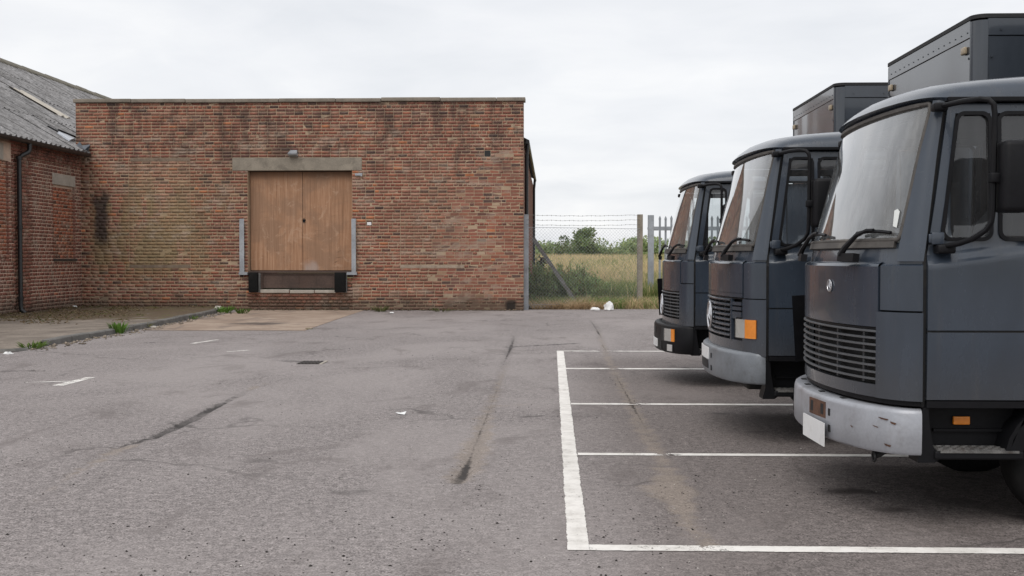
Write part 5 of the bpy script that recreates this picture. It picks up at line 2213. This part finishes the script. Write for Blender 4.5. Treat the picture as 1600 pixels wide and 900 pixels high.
        h_.box(.035, .105, y0_, y1_, 1.625, 1.695, .006)
        h_.box(.02, .06, y0_ + .006, y1_ - .006, 1.635, 1.685, .004)
        B(h_, 'hinge', PAINT, door, 40)
        h_ = MB()
        y0_, y1_ = (-.05, -.005) if s == 0 else (TW + .005, TW + .05)
        h_.box(.90, 1.05, y0_, y1_, 1.36, 1.41, .012)
        B(h_, 'handle', BLACK, door, 40)
        # sunken step well below the door
        sg = -1 if s == 0 else 1
        Yo = lambda a: a if s == 0 else TW - a
        st_ = MB()
        lo, hi = sorted((Yo(.16), Yo(.20)))
        st_.box(.02, .62, lo, hi, .40, .72)
        lo, hi = sorted((Yo(.13), Yo(.16)))
        st_.box(.10, .50, lo, hi, .545, .560)
        B(st_, 'step_well', BLACK)
        # corner post joining bumper and step
        c_ = MB()
        vs = []
        for (u_a, u_b, z) in ((-.03, .065, .385), (-.03, .10, .41), (-.01, .055, .48), (-.015, .035, .60), (-.02, .03, .66), (.0, .03, .70)):
            for (uu, yy) in ((u_a, .0), (u_b, .0), (u_b, .17), (u_a, .17)):
                vs.append((uu, Yo(yy), z))
        c_.add(vs, [(l * 4 + j, l * 4 + (j + 1) % 4, (l + 1) * 4 + (j + 1) % 4, (l + 1) * 4 + j) for l in range(5) for j in range(4)] + [(0, 1, 2, 3), (20, 21, 22, 23)])
        B(c_, 'bumper_bracket', BLACK, None, 40)
        t_ = MB()
        lo, hi = sorted((Yo(-.02), Yo(.17)))
        t_.box(.06, .56, lo, hi, .405, .455, .012)
        B(t_, 'step', BLACK)
        t_ = MB()
        lo, hi = sorted((Yo(-.012), Yo(.15)))
        t_.box(.075, .535, lo, hi, .4555, .462)
        for a in range(9):
            for b in range(4):
                cu, cy = .10 + a * .05 + (b % 2) * .025, Yo(.01 + b * .035)
                t_.box(cu - .014, cu + .014, cy - .004, cy + .004, .462, .467)
        e0, e1 = sorted((Yo(-.026), Yo(-.012)))
        t_.box(.09, .53, e0, e1, .445, .458)
        B(t_, 'step_tread', TREAD)
        if style == 1:
            i_ = MB()
            lo, hi = sorted((Yo(.135), Yo(.16)))
            i_.box(.215, .312, lo, hi, .583, .632, .006)
            B(i_, 'side_indicator', AMBER)
        # mudguard arch and wheels
        a_ = MB()
        cu, cz, r0, r1 = .96, .42, .49, .515
        ang = lin(PI * .97, .0, 16)
        lo, hi = sorted((Yo(-.015), Yo(.34)))
        vs, fs = [], []
        for t in ang:
            for (rr_, yy) in ((r0, lo), (r1, lo), (r1, hi), (r0, hi)):
                vs.append((cu + math.cos(t) * rr_ * .98, yy, cz + math.sin(t) * rr_ * .72))
        fs = [(i * 4 + j, (i + 1) * 4 + j, (i + 1) * 4 + (j + 1) % 4, i * 4 + (j + 1) % 4) for i in range(15) for j in range(4)] + [(0, 1, 2, 3), (60, 61, 62, 63)]
        a_.add(vs, fs)
        # front wall of the arch
        a_.add([(cu - .50, lo, .41), (cu - .36, lo, .74), (cu - .26, lo, .74), (cu - .43, lo, .41), (cu - .50, hi, .41), (cu - .36, hi, .74), (cu - .26, hi, .74), (cu - .43, hi, .41)], [(0, 1, 2, 3), (4, 5, 6, 7), (0, 1, 5, 4), (2, 3, 7, 6), (1, 2, 6, 5), (0, 3, 7, 4)])
        B(a_, 'mudguard', BLACK, None, 40)
        wheel(lorry, .95, Yo(.19), 0, .425, .26, -1 if s == 0 else 1)
        wheel(lorry, 4.75, Yo(.16), 0, .425, .25, -1 if s == 0 else 1)
        wheel(lorry, 4.75, Yo(.46), 0, .425, .25, -1 if s == 0 else 1)
        # mirror arm and head
        sy = lambda y_: y_ if s == 0 else TW - y_
        arm = [(.055, .03, 2.398), (.085, -.02, 2.405), (.15, -.14, 2.413), (.235, -.245, 2.412), (.275, -.262, 2.405), (.298, -.27, 2.38), (.304, -.27, 2.33), (.303, -.268, 2.1), (.300, -.265, 1.80), (.295, -.262, 1.745), (.27, -.25, 1.70), (.22, -.20, 1.655), (.15, -.12, 1.63), (.085, -.02, 1.612), (.07, .03, 1.608)]
        a_ = MB()
        a_.tube([(x_ - .025 * (x_ > .2), sy(y_), z_) for (x_, y_, z_) in arm], .0155, 8)
        lo, hi = sorted((sy(-.03), sy(.05)))
        a_.box(.035, .115, lo, hi, 2.378, 2.425, .012)
        lo, hi = sorted((sy(-.06), sy(.05)))
        a_.box(.055, .155, lo, hi, 1.575, 1.625, .012)
        ar = B(a_, 'mirror_arm', BLACK, None, 45)
        mh = MB()
        lo, hi = sorted((sy(-.375), sy(-.185)))
        mh.box(.298, .462, lo, hi, 1.795, 2.180, .03)
        mo = B(mh, 'mirror_head', BLACK, ar, 45)
        mg = MB()
        mg.box(.4625, .466, lo + .02, hi - .02, 1.82, 2.155)
        B(mg, 'mirror_glass', SILVER, mo)
        mc = MB()
        lo, hi = sorted((sy(-.30), sy(-.235)))
        mc.box(.255, .32, lo, hi, 1.955, 2.01, .008)
        B(mc, 'mirror_clamp', BLACK, ar, 45)
    # --- inside of the cab
    f_ = MB()
    f_.box(.02, 1.48, .10, TW - .10, .74, .90)
    f_.box(1.44, 1.48, .09, TW - .09, .901, 1.62)
    f_.box(1.44, 1.48, .13, .60, 1.62, 2.40)
    f_.box(1.44, 1.48, TW - .60, TW - .13, 1.62, 2.40)
    f_.box(1.44, 1.48, .60, TW - .60, 2.22, 2.40)
    B(f_, 'cab_floor', FABRIC)
    rw = MB()
    rw.box(1.455, 1.462, .60, TW - .60, 1.62, 2.22)
    B(rw, 'rear_window', WINGLASS)
    hl = MB()
    hl.grid(lambda a, b: Vector((.18 + 1.25 * b, .12 + (TW - .24) * a, 2.43)), lin(0, 1, 4), lin(0, 1, 4))
    B(hl, 'headlining', DASH)
    d_ = MB()
    A = lin(.16, PI - .16, 24)
    prof = [(.06, 1.50), (.08, 1.645), (.22, 1.665), (.36, 1.64), (.42, 1.56), (.42, 1.25), (.30, 1.2)]
    vs = []
    for p_ in A:
        for (o_, z_) in prof:
            f = front(p_, min(z_, 1.66))
            vs.append((f.x + o_, .13 + (TW - .26) * (f.y / TW), z_))
    q = len(prof)
    d_.add(vs, [(i * q + j, (i + 1) * q + j, (i + 1) * q + j + 1, i * q + j + 1) for i in range(len(A) - 1) for j in range(q - 1)])
    B(d_, 'dashboard', DASH, None, 40)
    for cy in (.52, TW - .52):
        s_ = MB()
        s_.box(.50, .98, cy - .24, cy + .24, 1.05, 1.22, .05)
        vs = []
        for (u_, z_, hw, th) in ((.86, 1.15, .22, .12), (.92, 1.5, .24, .12), (.99, 1.80, .21, .10), (1.02, 1.88, .12, .07), (1.03, 1.90, .13, .07), (1.06, 2.05, .12, .06)):
            for (a, b) in ((-1, -1), (-1, 1), (1, 1), (1, -1)):
                vs.append((u_ + b * th / 2, cy + a * hw, z_))
        s_.add(vs, [(l * 4 + j, l * 4 + (j + 1) % 4, (l + 1) * 4 + (j + 1) % 4, (l + 1) * 4 + j) for l in range(5) for j in range(4)] + [(0, 1, 2, 3), (20, 21, 22, 23)])
        s_.box(.80, 1.05, cy - .16, cy + .16, .90, 1.05)
        B(s_, 'seat', FABRIC, None, 45)
    w_ = MB()
    c = Vector((.42, TW - .55, 1.66))
    ax1, ax2 = Vector((0, 1, 0)), Vector((.78, 0, -.62)).normalized()
    w_.tube([c + ax1 * (.23 * math.cos(a)) + ax2 * (.23 * math.sin(a)) for a in np.linspace(0, 2 * PI, 28, endpoint=False)], .015, 6, closed=True)
    for a in (0, PI, PI / 2):
        w_.tube([c, c + ax1 * (.23 * math.cos(a)) + ax2 * (.23 * math.sin(a))], .012, 5)
    w_.tube([c, c + Vector((-.15, 0, -.25))], .03, 6)
    B(w_, 'steering_wheel', BLACK, None, 45)
    # --- wipers
    for (pa, pm, pb) in ((phi_v(.42), phi_v(.70), phi_v(.26)), (phi_v(1.42), phi_v(1.75), phi_v(1.18))):
        off = lambda p_, z_, o_: front(p_, z_) + front_n(p_, z_) * o_
        a = off(pa, 1.545, .045)
        w_ = MB()
        n_ = front_n(pa, 1.54)
        t_ = Vector((0, 0, 1)).cross(n_).normalized()
        w_.beam(a - t_ * .10, a + t_ * .09, .05, .042, n_)
        knee = off(pa + .03, 1.545, .06)
        mid = off((pa + pm) / 2, 1.68, .05)
        el = off(pm - .05, 1.70, .04)
        w_.tube([off(pa + .09, 1.555, .06), off(pa + .06, 1.60, .055), off(pa - .03, 1.675, .042), off(pa - .14, 1.705, .034), off(pa - .22, 1.707, .030)], [.020, .017, .014, .012, .010], 6)
        b0, b1 = pa + .02, pa - .43
        w_.tube([off(b0 + (b1 - b0) * t, 1.692 + .010 * math.sin(t * PI), .020) for t in lin(0, 1, 10)], .011, 5)
        B(w_, 'wiper', BLACK, None, 40)
    if style == 1:
        s_ = MB()
        pa = phi_v(.125)
        cx_, cz_ = .50, 1.775
        vs = []
        for (a, b) in ((-.03, -.05), (.02, -.04), (.035, .05), (.0, .06), (-.035, .045)):
            p_ = cx_ + a * 1.1
            vs.append(front(p_, cz_ + b) + front_n(p_, cz_ + b) * -.004)
        s_.add(vs, [tuple(range(5))])
        B(s_, 'paper_sticker', STICKER)
    # --- far side wind deflector
    if style in (1, 3):
        w_ = MB()
        for s in (1,):
            dx_ = {1: -.06, 3: .0}[style]
            pts = [(-.245 + dx_, TW + .005, 1.265), (-.115, TW + .05, 1.275), (-.085, TW + .05, .80), (-.215 + dx_, TW + .005, .765)]
            w_.add([(x_, y_, z_) for (x_, y_, z_) in pts] + [(x_ + .008, y_ + .022, z_) for (x_, y_, z_) in pts], [(0, 1, 2, 3), (7, 6, 5, 4), (0, 1, 5, 4), (1, 2, 6, 5), (2, 3, 7, 6), (3, 0, 4, 7)])
            w_.box(-.12, .02, TW - .03, TW + .03, 1.0, 1.05)
        B(w_, 'wind_deflector', BLACK)
    # --- bumper
    bm_ = {1: ALU, 2: BUMPGREY, 3: BLACK}[style]
    z0b, z1b = {1: (.425, .690), 2: (.50, .765), 3: (.395, .735)}[style]
    BB = {1: .435, 2: .345, 3: .35}[style]
    uo = -.012

    def bump(phi, z):
        return Vector((uo - BB * math.sin(phi) ** .92, -.012 + (TW + .024) / 2 * (1 - math.cos(phi)), z))

    def bump_n(phi, z):
        return Vector((-math.sin(phi) * (TW / 2) / 1.0, -math.cos(phi) * BB, 0)).normalized()
    A = lin(0.0, PI, 61)
    prof = [(-.09, z0b + .02), (-.06, z0b), (-.012, z0b + .002), (0, z0b + .018), (.004, (z0b + z1b) / 2), (0, z1b - .03), (-.008, z1b - .010), (-.022, z1b), (-.115, z1b + .002), (-.125, z1b - .004), (-.125, z1b - .03)]
    vs = []
    for p_ in A:
        n_ = bump_n(p_, 0)
        dent = .0
        for (o_, z_) in prof:
            b_ = bump(p_, z_)
            o2 = o_ - (.006 * mnoise.noise((p_ * 5, z_ * 9, style * 3.0)) if style < 3 else 0)
            k = min(1, math.sin(p_) / .25)
            vs.append(b_ + Vector((n_.x * o2, n_.y * o2 * (1 if o_ > -.03 else .6), 0)))
    q = len(prof)
    m_ = MB()
    m_.add(vs, [(i * q + j, (i + 1) * q + j, (i + 1) * q + j + 1, i * q + j + 1) for i in range(60) for j in range(q - 1)])
    bp = B(m_, 'bumper', bm_, None, 50)
    bfn = lambda p_, z_: bump(p_, z_)
    if style in (1, 2):
        # bolt holes and dents
        holes = [(phi_v(.55), .60), (phi_v(.55), .50), (PI - phi_v(.55), .60), (PI - phi_v(.55), .50)] if style == 1 else [(phi_v(.78), .68), (phi_v(.78), .57), (PI - phi_v(.78), .68)]
        for (p_, z_) in holes:
            h_ = MB()
            h_.patch(bfn, [p_ - .014, p_ + .014], [z_ - .022, z_ + .022], bump_n, .0065, .01)
            B(h_, 'bolt_hole', CHASSIS, bp)
        if style == 1:
            for p_ in (phi_v(.5), phi_v(.85), PI - phi_v(.85), PI - phi_v(.5)):
                c = bump(p_, z1b + .006) - bump_n(p_, 0) * .065
                h_ = MB().box(c.x - .016, c.x + .016, c.y - .028, c.y + .028, z1b + .001, z1b + .0065)
                B(h_, 'slot_hole', CHASSIS, bp)
            for (pa, za, wa, ha) in ((phi_v(.09), .625, .05, .007), (phi_v(.05), .605, .03, .009), (phi_v(.07), .475, .035, .008), (phi_v(.30), .55, .012, .006), (phi_v(.13), .575, .03, .004)):
                h_ = MB()
                ang = np.linspace(0, 2 * PI, 12, endpoint=False)
                vs = []
                for a in ang:
                    pp_ = pa + math.cos(a) * wa * (1 + .3 * math.sin(3 * a))
                    zz_ = za + math.sin(a) * ha * (1 + .4 * math.cos(2 * a)) + math.cos(a) * .004
                    vs.append(bump(pp_, zz_) + bump_n(pp_, zz_) * .0072)
                h_.add(vs, [tuple(range(12))])
                B(h_, 'rust_scar', RUST, bp)
    # plates and lamps in the bumper
    if style == 1:
        pa, pb = phi_v(.60), phi_v(.88)
        h_ = MB()
        h_.patch(bfn, lin(pa, pb, 6), [.555, .655], bump_n, .0065, .01)
        B(h_, 'rusty_opening', RUST, bp)
        h_ = MB()
        h_.patch(bfn, [pa + .03, pb - .03], [.575, .640], bump_n, .008, .005)
        B(h_, 'opening_shadow_gap', CHASSIS, bp)
        a, b = bump(pa - .05, .4), bump(pb + .04, .4)
        d = (b - a).normalized()
        n_ = Vector((0, 0, 1)).cross(d)
        if n_.x > 0:
            n_ = -n_
        a, b = a + n_ * .03, b + n_ * .03
        h_ = MB()
        h_.add([a + Vector((0, 0, z_)) + n_ * o_ for o_ in (0, .006) for z_ in (.0, .0)][:0] + [Vector((p.x, p.y, z_)) + n_ * o_ for o_ in (0, .006) for (p, z_) in ((a, .385), (b, .405), (b, .545), (a, .530))],
               [(0, 1, 2, 3), (7, 6, 5, 4), (0, 1, 5, 4), (1, 2, 6, 5), (2, 3, 7, 6), (3, 0, 4, 7)])
        B(h_, 'number_plate', PLATE, bp)
        h_ = MB()
        c = bump(phi_v(.22), .40) + Vector((.10, 0, 0))
        h_.tube([(c.x + .06, c.y, .44), (c.x, c.y, .40), (c.x - .03, c.y, .39)], .022, 8)
        h_.tube([(c.x - .03, c.y + .03 * math.cos(a), .385 + .03 * math.sin(a)) for a in np.linspace(0, 2 * PI, 10, endpoint=False)], .008, 5, closed=True)
        B(h_, 'tow_eye', CHASSIS)
    if style == 2:
        pa, pb = phi_v(.88), phi_v(1.42)
        h_ = MB()
        h_.patch(bfn, lin(pa, pb, 8), [.64, .745], bump_n, .010, .008)
        B(h_, 'number_plate', PLATE, bp)
        h_ = MB()
        h_.patch(bfn, lin(pa + .02, pb - .05, 8), [.555, .63], bump_n, .0075, .005)
        B(h_, 'bumper_opening', CHASSIS, bp)
    if style == 3:
        for sgn in (0, 1):
            f = (lambda p_: p_) if sgn == 0 else (lambda p_: PI - p_)
            def pt(a, b, z0_, z1_, m__, nm, off_, par):
                h_ = MB()
                p0, p1 = sorted((f(a), f(b)))
                h_.patch(bfn, lin(p0, p1, 8), [z0_, z0_ + .008, z1_ - .008, z1_], bump_n, off_, .012)
                return B(h_, nm, m__, par, 40)
            hb = pt(phi_v(.155), phi_v(.60), .535, .695, CHASSIS, 'headlight', .007, bp)
            pt(phi_v(.235), phi_v(.43), .540, .690, REFL, 'reflector', .010, hb)
            pt(phi_v(.235), phi_v(.43), .540, .690, CLEAR, 'lamp_glass', .020, hb)
            pt(phi_v(.165), phi_v(.228), .540, .690, AMBER, 'indicator_lens', .018, hb)
            fl_ = pt(phi_v(.20), phi_v(.36), .415, .505, CHASSIS, 'fog_lamp', .008, bp)
            pt(phi_v(.215), phi_v(.345), .42, .50, REFL, 'lamp_glass', .012, fl_)
            pt(phi_v(.58), phi_v(.78), .42, .52, CHASSIS, 'bumper_opening', .007, bp)
        h_ = MB()
        h_.patch(bfn, lin(phi_v(.82), phi_v(1.30), 8), [.435, .535], bump_n, .012, .01)
        B(h_, 'number_plate', PLATE, bp)
        h_ = MB()
        h_.patch(bfn, lin(phi_v(.95), phi_v(1.17), 5), [.60, .68], bump_n, .007, .01)
        B(h_, 'tow_opening', CHASSIS, bp)
    # --- chassis
    c_ = MB()
    c_.box(.10, 6.3, .62, .70, .56, .76)
    c_.box(.10, 6.3, TW - .70, TW - .62, .56, .76)
    c_.box(-.04, 1.3, .72, TW - .72, .38, .74, .03)
    c_.box(-.02, .06, .40, TW - .40, .50, .66)
    c_.box(.90, 1.06, .30, TW - .30, .34, .46)
    c_.box(4.65, 4.85, .3, TW - .3, .33, .50)
    c_.box(1.7, 2.6, .12, .58, .45, .85, .04)
    c_.box(1.7, 2.5, TW - .55, TW - .12, .45, .80, .04)
    c_.tube([(1.3, TW / 2, .55), (4.7, TW / 2, .45)], .05, 8)
    B(c_, 'chassis', CHASSIS)
    # --- box body
    bx0, bx1, by0, by1, bz0, bz1 = 1.62, 6.6, -.14, TW + .19, 1.05, 3.49
    if style == 3:
        bz1 = 3.575
    bx = MB()
    bx.box(bx0 + .06, bx1, by0 + .06, by1 - .06, bz0, bz1 - .02)
    box = B(bx, 'box_body', PAINT_BOX)
    fp = MB()
    wv_ = lambda a, b: .006 * mnoise.noise((a * 2.2, b * 1.6, style * 2.0))
    fp.patch(lambda a, b: Vector((bx0 + wv_(a, b), a, b)), lin(by0 + .10, by1 - .10, 16), lin(bz0 + .02, bz1 - .16, 14), lambda a, b: Vector((-1, 0, 0)), 0, .05)
    B(fp, 'front_board', PAINT_BOX, box, 60)
    nb = 4
    for s in (0, 1):
        yy = by0 if s == 0 else by1
        sg = -1 if s == 0 else 1
        for k in range(nb):
            xa = bx0 + .10 + k * (bx1 - bx0 - .12) / nb
            xb = bx0 + .10 + (k + 1) * (bx1 - bx0 - .12) / nb - .008
            p_ = MB()
            p_.patch(lambda a, b: Vector((a, yy - sg * .004 + sg * wv_(a, b), b)), lin(xa, xb, 8), lin(bz0 + .06, bz1 - .16, 8), lambda a, b: Vector((0, sg, 0)), 0, .05)
            B(p_, 'side_board', PAINT_BOX, box, 60)
    for (cx_, cy_, qd) in ((bx0 + .10, by0 + .10, 0), (bx0 + .10, by1 - .10, 1)):
        p_ = MB()
        ang = lin(PI, 1.5 * PI, 8) if qd == 0 else lin(.5 * PI, PI, 8)
        vs = []
        for z_ in (bz0, bz1 - .03):
            for a in ang:
                vs.append((cx_ + .108 * math.cos(a), cy_ + .108 * math.sin(a), z_))
            vs.append((cx_, cy_, z_))
        k = len(ang) + 1
        p_.add(vs, [(i, (i + 1) % k, k + (i + 1) % k, k + i) for i in range(k)] + [tuple(range(k)), tuple(range(2 * k - 1, k - 1, -1))])
        B(p_, 'corner_post', PAINT_BOX, box, 40)
    # cap rail round the top with rivets, dark roof lip above
    cr = MB()
    e = .006
    cr.box(bx0 - e, bx0 + .06, by0 + .10, by1 - .10, bz1 - .155, bz1 - .015, .004)
    cr.box(bx0 + .10, bx1, by0 - e, by0 + .06, bz1 - .155, bz1 - .015, .004)
    cr.box(bx0 + .10, bx1, by1 - .06, by1 + e, bz1 - .155, bz1 - .015, .004)
    B(cr, 'cap_rail', PAINT_BOX, box)
    lp_ = MB()
    r_ = .10
    ol = [(bx1, by0 - .012)] + [(bx0 + r_ + (r_ + .012) * math.cos(a), by0 + r_ + (r_ + .012) * math.sin(a)) for a in lin(1.5 * PI, PI, 7)] + [(bx0 + r_ + (r_ + .012) * math.cos(a), by1 - r_ + (r_ + .012) * math.sin(a)) for a in lin(PI, .5 * PI, 7)] + [(bx1, by1 + .012)]
    k = len(ol)
    lp_.add([(a, b, bz1 - .014) for a, b in ol] + [(a, b, bz1 + .018) for a, b in ol], [(i, (i + 1) % k, k + (i + 1) % k, k + i) for i in range(k)] + [tuple(range(k)), tuple(range(2 * k - 1, k - 1, -1))])
    B(lp_, 'roof_lip', CHASSIS, box)
    rv = MB()
    for y_ in np.arange(by0 + .16, by1 - .14, .14):
        rv.box(bx0 - .012, bx0 - .004, y_ - .005, y_ + .005, bz1 - .112, bz1 - .102)
    for x_ in np.arange(bx0 + .2, bx1, .35):
        rv.box(x_ - .008, x_ + .008, by0 - .016, by0 - .004, bz1 - .115, bz1 - .099)
    for z_ in np.arange(bz0 + .2, bz1 - .2, .32):
        rv.box(bx0 + .122, bx0 + .138, by0 - .012, by0 + .008, z_ - .008, z_ + .008)
        rv.box(bx0 - .012, bx0 + .008, by0 + .122, by0 + .138, z_ - .008, z_ + .008)
        rv.box(bx0 - .012, bx0 + .008, by1 - .138, by1 - .122, z_ - .008, z_ + .008)
    B(rv, 'rivet', PAINT_BOX, box, None, None, 'stuff')
    for y_ in (by0 + .21, by1 - .20):
        ml = MB()
        ml.box(bx0 - .03, bx0 - .0, y_ - .045, y_ + .045, bz1 - .275, bz1 - .215, .01)
        B(ml, 'marker_lamp', BEIGELENS, box, 40)
    return lorry


_once = {}


def simple_once(n, c):
    if n not in _once:
        _once[n] = simple(n, c, .45, var=.2, dirt=(.10, .095, .09), dirt_amt=.4)
    return _once[n]


make_lorry(2.12, 6.60, 1, 'nearest slate grey lorry with dented silver bumper and louvred front')
make_lorry(1.785, 9.55, 2, 'middle slate grey lorry with orange indicator beside its headlight and grey bumper')
make_lorry(1.71, 13.75, 3, 'farthest slate grey lorry with black bumper holding its headlights')
